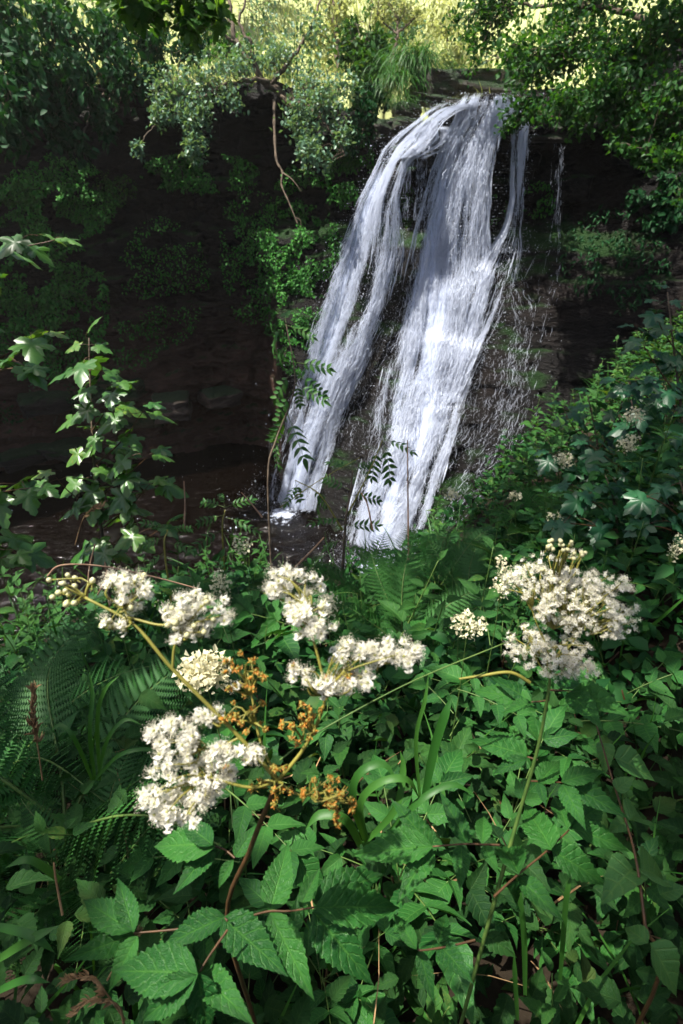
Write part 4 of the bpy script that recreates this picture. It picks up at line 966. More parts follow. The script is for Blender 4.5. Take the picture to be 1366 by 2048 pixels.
# a dead root hanging from it
t = tag(Geo().addp(tube(spline(PP([(548, 200, 12.2), (549, 262, 12.0), (553, 320, 11.9), (565, 345, 11.9), (563, 370, 11.9), (578, 405, 11.8), (597, 452, 11.8)]), 40), np.linspace(.036, .010, 40) * (1 + .25 * np.sin(np.arange(40) * 1.7)), 7))
        .addp(tube(spline(PP([(564, 345, 11.9), (585, 360, 11.8), (604, 385, 11.8)]), 12), np.linspace(.022, .006, 12), 5)).addp(tube(spline(PP([(590, 435, 11.8), (600, 440, 11.8), (603, 455, 11.8)]), 8), np.linspace(.012, .004, 8), 4)).build('hanging_root', M_BARK), 'bare crooked root dangling below the hawthorn over the dark wall', 'root')

# big shady tree on the right; unseen upper crown added to shade the wall
tree('overhanging_tree', 'large dark small-leaved tree hanging over the right side of the falls', 'tree', [
    (PP([(1490, 640, 8.2), (1450, 420, 8.0), (1420, 230, 7.8), (1395, 60, 7.8), (1385, -120, 7.8)]), .16, .07),
    (PP([(1412, 200, 7.8), (1290, 130, 8.0), (1150, 110, 8.6), (1000, 115, 9.4)]), .06, .012), (PP([(1400, 100, 7.8), (1260, 30, 8.2), (1100, 10, 8.9), (960, 20, 9.6)]), .06, .012),
    (PP([(1425, 270, 7.8), (1310, 240, 7.9), (1180, 235, 8.5), (1050, 235, 9.2)]), .05, .010), (PP([(1440, 380, 8.0), (1370, 330, 7.6), (1290, 310, 7.7)]), .04, .01), (PP([(1390, -60, 7.8), (1200, -60, 8.4), (1020, -40, 9.3)]), .05, .012), ([P(1385, -120, 7.8), np.array([5.2, 9, 4.6]), np.array([4.4, 8.6, 4.8]), np.array([3.4, 9.2, 4.2])], .06, .02)],
  [B(985, 60, 70, 55, 9.5, 700), B(1065, 125, 80, 65, 9.0, 1100), B(1150, 70, 95, 80, 8.6, 1300), B(1250, 110, 95, 85, 8.1, 1500), B(1345, 60, 90, 95, 7.6, 1300), B(1335, 205, 90, 80, 7.5, 1400), B(1235, 235, 80, 50, 8.0, 1000),
   B(1140, 215, 75, 48, 8.5, 900), B(1060, 200, 55, 36, 9.0, 500), B(1022, 245, 46, 16, 9.2, 200), B(1335, 305, 55, 34, 7.5, 450), B(1010, -10, 100, 40, 9.4, 600), B(1200, -20, 130, 50, 8.5, 1000), B(1265, 290, 50, 30, 7.9, 350), B(945, 110, 30, 45, 9.6, 220), B(930, 30, 45, 50, 10, 300), B(1385, 400, 40, 50, 7.4, 200), B(1200, 170, 80, 50, 7.8, 600), ((3.4, 9.8, 3.6), (1.2, 1.2, .8), 1300), ((4.4, 9.2, 3.0), (1.0, 1.0, .6), 700), ((5.2, 9.0, 4.6), (1.4, 1.3, .9), 900), ((4.4, 8.0, 4.8), (1.2, 1.2, .8), 500)],
  SMALL, .098, L_TREE, 31, per=26, up=.8, twr=.008)

# sycamore: low branches show at the top; unseen clumps added to throw dappled shade
tree('sycamore_tree', 'tall sycamore whose backlit leaves hang into the top of the view', 'tree', [
    ([(-3.4, -.9, float(bankZ(-3.4, -.9)) - .1), (-3.2, -.2, 1.0), (-2.9, .9, 3.0), (-2.4, 2.2, 5.2), (-1.8, 3.2, 7.2)], .18, .08),
    ([(-2.7, 1.3, 3.7), (-2.3, 3.6, 4.3), (-1.9, 5.4, 3.6), (-1.55, 6.6, 2.1), (-1.3, 6.9, 1.65)], .07, .012), ([(-2.4, 2.2, 5.2), (-1.4, 2.8, 5.6), (-.4, 3.2, 5.6), (.6, 3.6, 5.4)], .07, .02),
    ([(-2.85, 1.0, 3.2), (-3.1, .4, 4.2), (-3.0, -.3, 4.9), (-2.7, -.7, 5.2)], .05, .015), ([(-2.3, 3.6, 4.3), (-2.9, 5.6, 3.6), (-3.0, 6.9, 2.2)], .05, .012)],
  [B(335, 20, 80, 30, 5.0, 120), B(430, 30, 50, 26, 5.1, 80), B(235, 0, 60, 20, 4.9, 50), B(390, 62, 24, 16, 5.1, 20),
   ] + [(np.array(q) + np.array(S) * ((h_ - q[2]) / S[2]), np.array([r_, r_, r_ * .7]), n_) for q, r_, h_, n_ in [  # unseen leaf clumps added up-sun of the spots to be shaded
     ((-.75, .9, -.9), .32, 4.4, 110), ((-.95, 1.6, -1.3), .40, 5.0, 150), ((.85, 1.0, -.8), .30, 5.2, 90)] + [(tuple(PZ(u_, v_, -.58)), .10, 4.3 + .13 * (k_ % 7), n_) for k_, (u_, v_, n_) in enumerate([(-40, 1640, 24), (60, 2080, 24), (1400, 2060, 24), (1500, 1700, 24), (-60, 1400, 24)])] + [
     ((.42, 1.45, -1.2), .12, 5.0, 24), ((.75, 1.35, -1.0), .15, 4.8, 36), ((.05, 1.55, -1.3), .12, 5.2, 24), ((-.35, 1.3, -1.15), .12, 4.7, 24), ((.45, 1.95, -1.5), .2, 5.4, 36), ((-.55, 2.05, -1.6), .2, 5.1, 36), ((1.0, .75, -.7), .15, 5.0, 36), ((1.5, 2.2, -1.1), .5, 5.4, 240), ((2.2, 3.2, -1.2), .6, 5.6, 330), ((2.9, 4.2, -1.2), .6, 5.8, 330), ((1.7, 3.6, -1.7), .5, 6.0, 200), ((3.3, 3.4, -.6), .6, 5.6, 260), ((1.1, 2.6, -1.6), .35, 5.6, 90), ((1.2, 3.7, -1.9), .45, 6.2, 220), ((.9, 3.2, -1.9), .3, 6.0, 100), ((.6, 2.2, -1.6), .3, 5.8, 50), ((-.2, 2.4, -1.7), .3, 5.6, 45), ((.15, 1.3, -1.2), .2, 5.0, 25), ((1.0, 1.7, -1.1), .3, 5.0, 80)]],
  MAPP, .15, L_MAPLET, 41, per=12, up=.7, twr=.008, spread=.5)

# shrubs and ivy on the upper left
IG = 'dark shrubs overhanging the upper left cliff'
for i, (lb, base, bl) in enumerate([
    ('dark shrub draped over the top left corner', (-60, 330, 10.5), [B(20, 90, 70, 60, 10.2, 600), B(40, 180, 70, 60, 10.0, 650), B(10, 260, 50, 50, 10, 350), B(-20, 20, 90, 60, 10.4, 500)]),
    ('dark long-leaved shrub hanging between the corner and the hawthorn', (150, 300, 11.4), [B(110, 80, 70, 50, 11, 600), B(130, 160, 70, 60, 10.8, 700), B(110, 240, 45, 50, 10.7, 350), B(160, 285, 30, 35, 10.9, 150)]),
    ('shrub with broad dark leaves just left of the hawthorn', (230, 300, 11.9), [B(215, 80, 60, 45, 11.6, 500), B(240, 150, 60, 50, 11.4, 550), B(195, 230, 36, 45, 11.4, 250), B(205, 265, 26, 24, 11.2, 100)]),
    ('shadowy shrub behind the hawthorn foliage', (330, 230, 12.8), [B(300, 90, 60, 45, 12.4, 400), B(380, 90, 60, 40, 12.6, 350), B(300, 160, 40, 40, 12.2, 250)]),
    ('shrub with lighter leaves along the top border', (180, 60, 12.4), [B(100, 15, 90, 40, 12, 500), B(220, 30, 80, 40, 12.2, 450)])]):
    p0 = P(*base); p0[1] = float(wallY(p0[0], ztop(p0[0]))) + .4; p0[2] = hillZ(p0[0], p0[1]) - .1; e = [b_[0] for b_ in bl]
    tree('overhanging_shrub', lb, 'shrub', [([p0, (p0 + e[0]) / 2 + [0, .3, .2], e[0]], .05, .015)] + [([p0, (p0 + q) / 2 + [0, .2, .3], q], .035, .01) for q in e[1:]], bl, IVYP, .17 if i < 3 else .16, L_IVY if i < 4 else L_GRASS, 51 + i, IG, per=22, up=.5, droop=1.0)
# bushes and trailers beside the lip
tree('leafy_bush', 'bright bush on the cliff top left of the lip', 'bush', [(PP([(735, 190, 13.4), (730, 150, 13.2), (725, 100, 13.0)]), .04, .012)], [B(705, 110, 36, 34, 13, 450), B(735, 145, 36, 32, 12.9, 450), B(748, 90, 28, 26, 13.4, 260), B(715, 60, 30, 26, 13.6, 240)], SMALL, .17, L_HERB, 61, 'bushes beside the lip', per=20)
tree('leafy_bush', 'trailing bush hanging down the rock left of the steps', 'bush', [(PP([(742, 195, 12.6), (735, 230, 12.4), (715, 300, 12.3)]), .03, .008)], [B(745, 190, 34, 28, 12.4, 400), B(722, 225, 34, 36, 12.3, 450), B(705, 280, 24, 34, 12.2, 240), B(748, 250, 18, 36, 12.3, 200)], SMALL, .13, L_IVY, 62, 'bushes beside the lip', per=20, droop=.9)
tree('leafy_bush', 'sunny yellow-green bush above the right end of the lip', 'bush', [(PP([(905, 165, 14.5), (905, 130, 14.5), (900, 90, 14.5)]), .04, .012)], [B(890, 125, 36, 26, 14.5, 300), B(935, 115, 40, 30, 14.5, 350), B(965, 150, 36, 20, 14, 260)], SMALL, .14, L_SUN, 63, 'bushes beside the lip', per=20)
# small trees above the falls
tree('small_tree', 'small slender tree standing on the bank above the lip', 'tree', [(PP([(778, 160, 14.2), (782, 128, 14.2), (790, 95, 14.2), (796, 62, 14.2), (793, 35, 14.2)]), .075, .02), (PP([(795, 70, 14.2), (770, 48, 14.2), (752, 38, 14.2)]), .03, .008), (PP([(796, 65, 14.2), (820, 45, 14.2), (838, 30, 14.2)]), .03, .008), (PP([(786, 110, 14.2), (812, 98, 14.2), (838, 92, 14.2)]), .025, .006)],
  [B(758, 42, 32, 22, 14.2, 200), B(795, 18, 42, 24, 14.2, 280), B(832, 38, 30, 20, 14.2, 180), B(836, 88, 22, 10, 14.2, 70), B(770, -15, 50, 26, 14.2, 220)], SMALL, .11, L_SUN, 71, 'small trees above the falls', per=16)
tree('small_tree', 'thin straight tree behind the hawthorn', 'tree', [(PP([(678, 150, 15.5), (674, 80, 15.5), (668, 10, 15.5), (664, -80, 15.5)]), .09, .05)], [B(650, 20, 50, 30, 15.5, 250), B(695, 40, 36, 30, 15.5, 200), B(670, -30, 60, 30, 15.5, 250)], SMALL, .15, L_SUN, 72, 'small trees above the falls', per=18)
HT = 'sunlit trees on the hillside'
for i, (x, y, h_, r_, lb) in enumerate([(-9, 27, 6, 2.6, 'sunlit tree on the hillside behind the left shrubs'), (-4.5, 24, 4.5, 2.0, 'sunlit round tree on the hillside behind the hawthorn'), (.0, 30, 6, 2.6, 'sunlit tree up the slope above the small slender tree'), (9.5, 27, 6.0, 2.8, 'sunlit tree up the slope behind the right canopy'), (14, 24, 6, 2.6, 'sunlit tree at the right end of the hillside'), (-15, 24, 6, 2.8, 'sunlit tree above the top left corner')]):
    z = hillZ(x, y); b0 = np.array([x, y, z - .2])
    tree('hillside_tree', lb, 'tree', [([b0, b0 + [.1, 0, h_ * .3], b0 + [.2, .1, h_ * .7]], .18, .06)] + [([b0 + [.1, 0, h_ * .3], b0 + [a * .5, b_ * .5, h_ * .55], b0 + [a, b_, h_ * .7]], .07, .02) for a, b_ in ((r_ * .6, 0), (-r_ * .6, .3), (0, -r_ * .6))],
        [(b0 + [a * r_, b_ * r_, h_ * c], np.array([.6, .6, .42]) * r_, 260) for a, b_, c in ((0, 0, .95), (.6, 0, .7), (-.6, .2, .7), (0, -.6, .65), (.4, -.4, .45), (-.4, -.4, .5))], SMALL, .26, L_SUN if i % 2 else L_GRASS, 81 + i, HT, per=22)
# bushes scattered over the sunlit slope
BG = 'sunlit bushes on the slope above the falls'
for i, (x, y, r_, lb) in enumerate([(-5.2, 19.0, .9, 'sunlit bush on the slope above the left shrubs'), (-3.4, 20.5, 1.1, 'sunlit bush behind the hawthorn crown'), (-1.9, 18.6, .8, 'small sunlit bush just behind the hawthorn trunk'), (-.4, 21.0, 1.1, 'sunlit bush behind the thin straight tree'), (.9, 18.4, .7, 'low sunlit bush behind the grass tuft'), (1.6, 22.5, 1.2, 'round sunlit bush above the small slender tree'), (3.0, 20.5, .8, 'sunlit bush above the back ledge'), (4.6, 19.2, .9, 'sunlit bush at the left fringe of the right canopy'), (6.0, 21.5, 1.2, 'sunlit bush glimpsed through the right canopy'), (3.8, 26.0, 1.5, 'sunlit bush high on the slope at the top border'), (-2.6, 26.0, 1.5, 'sunlit bush at the top border above the hawthorn'), (8.2, 19.0, 1.0, 'sunlit bush behind the dense right canopy')]):
    z = hillZ(x, y); b0 = np.array([x, y, z - .1])
    tree('slope_bush', lb, 'bush', [([b0, b0 + [.05, 0, r_ * .5], b0 + [.1, 0, r_]], .05, .02)], [(b0 + [a_ * r_, b_ * r_, c_ * r_], np.array([.55, .55, .45]) * r_, 160) for a_, b_, c_ in ((0, 0, 1.0), (.55, 0, .6), (-.55, .1, .65), (0, -.55, .55))], SMALL, .17, (L_SUN, L_GRASS, L_HAW)[i % 3], 300 + i, BG, per=20)
# meadow grass on the hillside
rr = np.random.RandomState(5); n = 15000; x = rr.uniform(-14, 14, n); y = rr.uniform(13, 34, n); e = wallY(x, ztop(x), False); k = y > e + np.where((x > .5) & (x < 5.2), 1.9, .25); x, y = x[k], y[k]
z = np.array([hillZ(a, b_) for a, b_ in zip(x, y)]); n = len(x); d = rdir(n) * .5; d[:, 2] = 1
g = Geo(); g.inst(blade(.06, 4, .6), np.stack([x, y, z - .03], -1), frames(d, rdir(n)), rr.uniform(.3, .8, n))
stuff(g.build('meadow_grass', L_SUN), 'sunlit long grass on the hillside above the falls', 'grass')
# long grass curtain hanging over the lip
def tuft(label, u, v, dep, ru, rv, n, L, mat, seed, group, fall=1.0):
    rr = np.random.RandomState(seed); c = P(u, v, dep); t = thing('grass_tuft', label, 'grass tuft', c, group)
    p = np.stack([rr.normal(0, ru, n), rr.normal(0, ru * .7, n), rr.normal(0, rv, n)], -1) * dep / FPX
    d = np.stack([rr.normal(0, .45, n), rr.normal(-.5, .4, n), rr.uniform(.2, .9, n)], -1)
    g = Geo(); g.inst(blade(.022, 8, 1.35 * fall), p, frames(d, np.array([0, -.2, 1.0])), rr.uniform(.6, 1.15, n) * L); g.build('blades', mat, t)['kind'] = 'stuff'; return t
tuft('long sunlit grass drooping over the rock left of the lip', 832, 130, 12.6, 18, 10, 520, .95, L_GRASS, 1, 'grass hanging by the lip')
tuft('shaded grass trailing down below the sunlit tuft', 790, 165, 12.4, 18, 10, 260, .8, L_GRASS, 2, 'grass hanging by the lip')
tuft('short grass over the mossy slab left of the steps', 806, 205, 12.2, 16, 5, 200, .4, L_GRASS, 5, 'grass hanging by the lip')
tuft('small grass clump on top of the back ledge', 905, 140, 14.0, 30, 4, 160, .28, L_GRASS, 3, 'grass hanging by the lip')
tuft('grass at the foot of the small slender tree', 775, 140, 13.2, 22, 10, 300, .7, L_GRASS, 4, 'grass hanging by the lip')
# moss and small plants on the wall
def moss(label, u, v, ru, rv, n, size, mat, seed, protos=SMALL, name='moss', k=None):
    rr = np.random.RandomState(seed); a = rr.normal(size=(n, 2)); a = a / np.linalg.norm(a, axis=1, keepdims=True) * rr.rand(n, 1) ** .6
    uu = u + a[:, 0] * ru; vv = v + a[:, 1] * rv; sel = fbm(uu / 38, vv / 30, seed, 3) > -.12; uu, vv = uu[sel], vv[sel]
    p = hit(uu, vv, .03) ; n = len(p); p[:, 1] -= np.abs(rr.normal(0, .05, n)); d = rr.normal(size=(n, 3)) * .7; d[:, 2] -= .6; d[:, 1] -= .35; nn = rr.normal(size=(n, 3)) * .4 + [0, -.6, .7]
    g = Geo(); g.inst(protos[0], p, frames(d, nn), size * rr.uniform(.5, 1.3, n)); o = g.build(name, mat); return stuff(o, label, name.replace('_', ' '))
moss('green moss and creepers on the wall between the dark rock and the left stream', 600, 540, 85, 215, 8500, .085, L_MOSS, 1)
moss('thin creeper on the recessed wall left of the green strip', 500, 500, 60, 150, 2200, .08, L_MOSS, 11)
moss('hanging creeper on the upper wall beneath the hawthorn', 400, 345, 120, 40, 2600, .09, L_MOSS, 12)
moss('green growth over the brown wall behind the sycamore top', 330, 560, 90, 130, 1800, .08, L_MOSS, 13)
moss('added creeper darkening the sunlit ledges under the right canopy', 1320, 400, 70, 60, 1500, .12, L_IVY, 14)  # creeper added to darken ledges that the sun reaches
moss('soft moss sheet on the far left wall under the shrubs', 80, 400, 160, 90, 9000, .085, L_MOSS, 2)
moss('mossy growth on the left wall behind the sycamore', 90, 610, 130, 150, 10000, .10, L_MOSS, 3)
moss('bright moss strip behind the fine drips', 815, 410, 16, 45, 520, .06, L_HERB, 4)
moss('dark moss between the main stream and the thin right stream', 985, 400, 26, 50, 420, .07, L_MOSS, 5)
moss('dark moss right of the thin stream', 1075, 400, 34, 36, 420, .07, L_MOSS, 6)
moss('sparse green tufts on the shaded right wall', 1230, 520, 110, 110, 1300, .11, L_IVY, 7, LONG)  # dark leaf colour carries the shade of this wall
moss('small green growth low on the brown wall', 260, 690, 60, 50, 600, .08, L_MOSS, 8)
moss('moss on the round ledge beneath the hawthorn', 230, 378, 45, 36, 700, .07, L_HERB, 9)
moss('creeper below the trailing bush at the falls edge', 700, 340, 50, 80, 2200, .10, L_MOSS, 10)
# bushes of the far shore
SG = 'pale bushes on the far shore'
for i, (lb, base, bl) in enumerate([('pale grey-green bush on the far shore behind the sycamore', (110, 850, 15.5), [B(90, 770, 50, 40, 15.2, 450), B(60, 730, 40, 40, 15.4, 350), B(130, 740, 40, 40, 15.3, 350)]), ('pale bush at the left border above the pool', (20, 880, 15), [B(20, 830, 40, 40, 14.8, 350), B(0, 780, 40, 40, 14.9, 300), B(20, 690, 40, 40, 15, 300)]), ('low bush behind the yellow mossy boulder', (190, 800, 16), [B(190, 745, 40, 30, 15.8, 300), B(150, 800, 34, 26, 15.2, 260)])]):
    q_ = hit(np.array(float(base[0])), np.array(float(base[1]))); k_ = (q_[1] * cp - q_[2] * sp - .1) / base[2]; p0 = P(*base) * k_; bl = [(c_ * k_, r_ * k_, n_) for c_, r_, n_ in bl]
    tree('shore_bush', lb, 'bush', [([p0, (p0 + q[0]) / 2, q[0]], .03, .01) for q in bl], bl, SMALL, .12, L_HAW if i == 0 else L_COVER, 95 + i, SG, per=20)

# ================================================================== flowering plants in front
def petal_mat(name, col, trans=.45):
    m, nt, out = new_mat(name); d = N(nt, 'ShaderNodeBsdfPrincipled'); tc = N(nt, 'ShaderNodeTexCoord')
    nz = noise(nt, 90, 3, .5, tc.outputs['Object']); c = mixc(nt, nz, tuple(x * .92 for x in col), col); nt.links.new(c, d.inputs['Base Color']); d.inputs['Roughness'].default_value = .6
    t = N(nt, 'ShaderNodeBsdfTranslucent'); nt.links.new(c, t.inputs[0]); mx = N(nt, 'ShaderNodeMixShader'); mx.inputs[0].default_value = trans
    nt.links.new(d.outputs[0], mx.inputs[1]); nt.links.new(t.outputs[0], mx.inputs[2]); nt.links.new(mx.outputs[0], out.inputs[0]); return m
M_PETAL = petal_mat('white_petal', (.90, .88, .80), .55); M_STAMEN = petal_mat('cream_stamen', (.88, .84, .68)); M_BUD = petal_mat('cream_bud', (.56, .54, .30), .3)
M_EYE = petal_mat('green_eye', (.28, .30, .05), .2); M_SPENT = petal_mat('orange_spent_flower', (.55, .24, .035), .35); M_SPENT2 = petal_mat('olive_seed', (.24, .20, .03), .25)
ICO_V = []; ph = (1 + 5 ** .5) / 2
for a, b_, c in ((-1, ph, 0), (1, ph, 0), (-1, -ph, 0), (1, -ph, 0), (0, -1, ph), (0, 1, ph), (0, -1, -ph), (0, 1, -ph), (ph, 0, -1), (ph, 0, 1), (-ph, 0, -1), (-ph, 0, 1)): ICO_V.append((a, b_, c))
ICO_V = unit(np.array(ICO_V)); ICO_F = np.array([(0, 11, 5), (0, 5, 1), (0, 1, 7), (0, 7, 10), (0, 10, 11), (1, 5, 9), (5, 11, 4), (11, 10, 2), (10, 7, 6), (7, 1, 8), (3, 9, 4), (3, 4, 2), (3, 2, 6), (3, 6, 8), (3, 8, 9), (4, 9, 5), (2, 4, 11), (6, 2, 10), (8, 6, 7), (9, 8, 1)])
ICO = (ICO_V, np.zeros((0, 4), int), ICO_F, np.zeros((12, 2)))
def flower_mesh(seed, lod=0):
    if lod: return froth_mesh(seed)
    rr = np.random.RandomState(seed); g = Geo(); n = 5 + (seed % 2)
    pr = leaf(.92, 5, 4, 0, -.4, -.3, 0, 5, -.02, .55, .06, seed) if lod == 0 else leaf(.8, 3, 2, 0, -.3, -.2, 0, 5, -.05, .7)
    for c_ in ((.0, .0, .0), (.32, .16, -.34)):
        k_ = 1.0 if c_[2] == 0 else .66; a = np.arange(n) * 6.283 / n + rr.normal(0, .15, n); el = rr.uniform(-.25, .55, n); c_ = np.array(c_)
        d = np.stack([np.cos(a) * np.cos(el), np.sin(a) * np.cos(el), np.sin(el)], -1); g.inst(pr, c_ + d * .06, frames(d, ZUP + rr.normal(0, .2, (n, 3))), rr.uniform(.36, .52, n) * k_, mi=0)
    m_ = 28 if lod == 0 else 9; d = rr.normal(size=(m_, 3)) * .75; d[:, 2] = np.abs(d[:, 2]) + .35; d = unit(d); L = rr.uniform(.5, .92, m_)
    st = blade(.035 if lod == 0 else .075, 3, .4); g.inst(st, 0 * d, frames(d, rdir(m_)), L, mi=1)
    g.inst((octa[0], octa[1], octa[2], octa[3]), d * L[:, None] * .95, np.broadcast_to(np.eye(3), (m_, 3, 3)), np.full(m_, .026 if lod == 0 else .04), mi=1)
    g.inst(ICO, np.array([[0, 0, .06]]), np.eye(3)[None], np.array([.12]), mi=2)
    g.addp(tube([(0, 0, -.5), (0, 0, 0)], [.03, .04], 4), mi=2)
    return g.mesh('flower', [M_PETAL, M_STAMEN, M_EYE])
def froth_mesh(seed):
    """a tight tuft of small florets with long stamens"""
    rr = np.random.RandomState(seed); g = Geo(); pr = leaf(.9, 3, 2, 0, -.3, -.2, 0, 5, -.02, .6)
    for k in range(4):
        c = np.array([rr.normal(0, .26), rr.normal(0, .26), rr.normal(0, .16)]); n = 5; a = np.arange(n) * 1.2566 + rr.rand(); el = rr.uniform(-.4, .7, n)
        d = np.stack([np.cos(a) * np.cos(el), np.sin(a) * np.cos(el), np.sin(el)], -1); d = unit(d + rr.normal(0, .2, 3)); s_ = rr.uniform(.18, .30)
        g.inst(pr, c + d * .03, frames(d, ZUP + rr.normal(0, .3, (n, 3))), rr.uniform(.85, 1.15, n) * s_, mi=0)
        m_ = 12; d = rr.normal(size=(m_, 3)); d[:, 2] = np.abs(d[:, 2]) + .2; d = unit(d); L = rr.uniform(.28, .5, m_)
        g.inst(blade(.06, 3, .4), np.broadcast_to(c, d.shape), frames(d, rdir(m_)), L, mi=1)
        g.inst(octa, c + d * L[:, None] * .95, np.broadcast_to(np.eye(3), (m_, 3, 3)), np.full(m_, .022), mi=1)
        g.inst(ICO, c[None], np.eye(3)[None], np.array([.06]), mi=2)
    g.addp(tube([(0, 0, -.5), (0, 0, 0)], [.025, .03], 4), mi=2)
    return g.mesh('flower', [M_PETAL, M_STAMEN, M_EYE])
def bud_mesh(seed):
    g = Geo(); V = ICO_V * [1, 1, 1.08]; g.add(V * .30, None, ICO_F, mi=0); g.add(ICO_V * [.2, .2, .14] + [0, 0, -.25], None, ICO_F, mi=1); g.addp(tube([(0, 0, -.9), (0, 0, -.25)], [.04, .05], 4), mi=1)
    return g.mesh('bud', [M_BUD, M_STEMY])
def spent_mesh(seed):
    rr = np.random.RandomState(seed); g = Geo(); n = 6; d = rdir(n, .3)
    g.inst(leaf(.6, 3, 2, 0, .8, .5), 0 * d, frames(d, rdir(n)), rr.uniform(.25, .5, n), mi=0); p = rdir(5) * .2
    g.inst(ICO, p, np.broadcast_to(np.eye(3), (5, 3, 3)), rr.uniform(.09, .16, 5), mi=1); g.addp(tube([(0, 0, -.7), (0, 0, 0)], [.03, .04], 4), mi=1)
    return g.mesh('spent_flower', [M_SPENT, M_SPENT2])
FLW = [flower_mesh(s) for s in range(4)]; FLS = [flower_mesh(10 + s, 1) for s in range(3)]; BUD = [bud_mesh(0)]; SPT = [spent_mesh(s) for s in range(3)]
def stem_part(t, root, pts, r0, r1, mat=None, n=16, name='stem'):
    return Geo().addp(tube(spline(np.array(pts) - root, n), np.linspace(r0, r1, n) * .75, 7)).build(name, mat or M_STEMY, t)
def cluster(t, root, u, v, d, ru, rv, nf, nb, ns, size, foot, rr, meshes=FLW, flat=.8):
    """one flower head: branchlets fan up from the foot, each ends in a flower, bud or spent flower"""
    c = P(u, v, d) - root; foot = foot - root; rx = ru * d / FPX; rz = rv * d / FPX
    n = nf + nb + ns; k = np.arange(n); a = rr.rand(n) * 6.283; q = rr.rand(n) ** .5
    # positions over the camera-facing disc of the head and through its depth
    ex = np.array([1, 0, 0.]); ey = np.array([0, sp, cp]); ez = np.array([0, -cp, sp])
    p = c + ex * (np.cos(a) * q * rx)[:, None] + ey * (np.sin(a) * q * rz)[:, None] + ez * (rr.normal(0, .30, n) * (rx + rz) * .5 + .2 * rx * (1 - q * q))[:, None]
    head = Geo()
    for i in range(n):
        m_ = foot + (p[i] - foot) * .45 + np.array([0, 0, .1 * np.linalg.norm(p[i] - foot)]) + rr.normal(0, .004, 3)
        if i % 2 == 0: head.addp(tube(spline([foot, m_, p[i]], 6), np.linspace(.0011, .0005, 6), 4))
    h = head.build('flower_head', M_STEMY, t)
    for i in range(n):
        me = (meshes if i < nf else BUD if i < nf + nb else SPT); me = me[rr.randint(len(me))]
        nrm = unit(np.array([rr.normal(0, .55), rr.normal(-.25, .5), rr.normal(.75, .45)]) + (p[i] - c) / (rx + 1e-6) * .45)
        o = link(me.name.split('.')[0], me, h); ref = unit(rr.normal(size=3)); s = unit(np.cross(ref, nrm)); y = np.cross(nrm, s)
        o.matrix_local = mat4(p[i], np.stack([s, y, nrm], -1), size * rr.uniform(.8, 1.15) * (.78 if i >= nf and i < nf + nb else 1))
    return h
LEAFLET = [Geo().addp(leaf(wd, 28, 6, .06, fo, dr, .045, 8, bs, 1.15, .015, 40 + k)).mesh('leaflet', L_HERO) for k, (wd, fo, dr, bs) in enumerate([(.41, .22, .10, .16), (.37, .30, .16, .20), (.45, .16, .06, .14), (.39, .35, .20, .22)])]
def leaflet(t, root, u0, v0, u1, v1, w_px, z0, rr, dz=0.0, meshes=None):
    a = PZ(u0, v0, z0 + rr.normal(0, .012)); b_ = PZ(u1, v1, z0 + dz + rr.normal(0, .02)); d = b_ - a; L = np.linalg.norm(d)
    view = unit(-a); nrm = unit(ZUP * .75 + view * .6 + rr.normal(0, .10, 3))
    me = (meshes or LEAFLET)[rr.randint(len(meshes or LEAFLET))]; o = link('leaflet', me, t); o.matrix_local = mat4(a - root, frames((d + [0, 0, .04 * L])[None], nrm)[0], L * 1.02); return o

rr = np.random.RandomState(77)
# --- plant on the left: main stem forking into three, heads at different stages
fork = P(556, 1562, .43); base = P(455, 1850, .60); gz = base.copy(); gz[2] = float(bankZ(base[0], base[1]))
mt = thing('meadowsweet_plant', 'flowering meadowsweet in front with white heads, round cream buds and orange spent clusters', 'flowering plant', gz)
stem_part(mt, gz, [gz, base * .5 + gz * .5 + [.01, 0, 0], base, P(500, 1700, .50), fork], .0042, .0028, M_STEMR, 24)
stem_part(mt, gz, [fork, P(480, 1475, .425), P(345, 1338, .42), P(268, 1250, .42), P(170, 1195, .42)], .0025, .0013, None, 24)
stem_part(mt, gz, [fork, P(612, 1490, .425), P(650, 1400, .42), P(640, 1330, .42), P(622, 1265, .42)], .0022, .0012)
stem_part(mt, gz, [P(345, 1338, .42), P(350, 1290, .42), P(372, 1250, .42)], .0016, .001); stem_part(mt, gz, [P(250, 1232, .42), P(320, 1250, .415), P(365, 1240, .41)], .0015, .0009)
stem_part(mt, gz, [P(262, 1245, .42), P(240, 1200, .42), P(250, 1175, .42)], .0014, .0008); stem_part(mt, gz, [fork, P(500, 1575, .42), P(420, 1555, .415), P(375, 1550, .41)], .0018, .001)
stem_part(mt, gz, [fork, P(520, 1480, .43), P(505, 1400, .435), P(495, 1345, .44)], .0016, .0009); stem_part(mt, gz, [fork, P(600, 1590, .43), P(660, 1585, .44), P(690, 1600, .445)], .0014, .0008)
stem_part(mt, gz, [P(480, 1475, .425), P(420, 1500, .42), P(360, 1490, .415)], .0014, .0008); stem_part(mt, gz, [P(648, 1395, .42), P(690, 1345, .415), P(790, 1310, .41)], .0014, .0008)
S1 = .0102
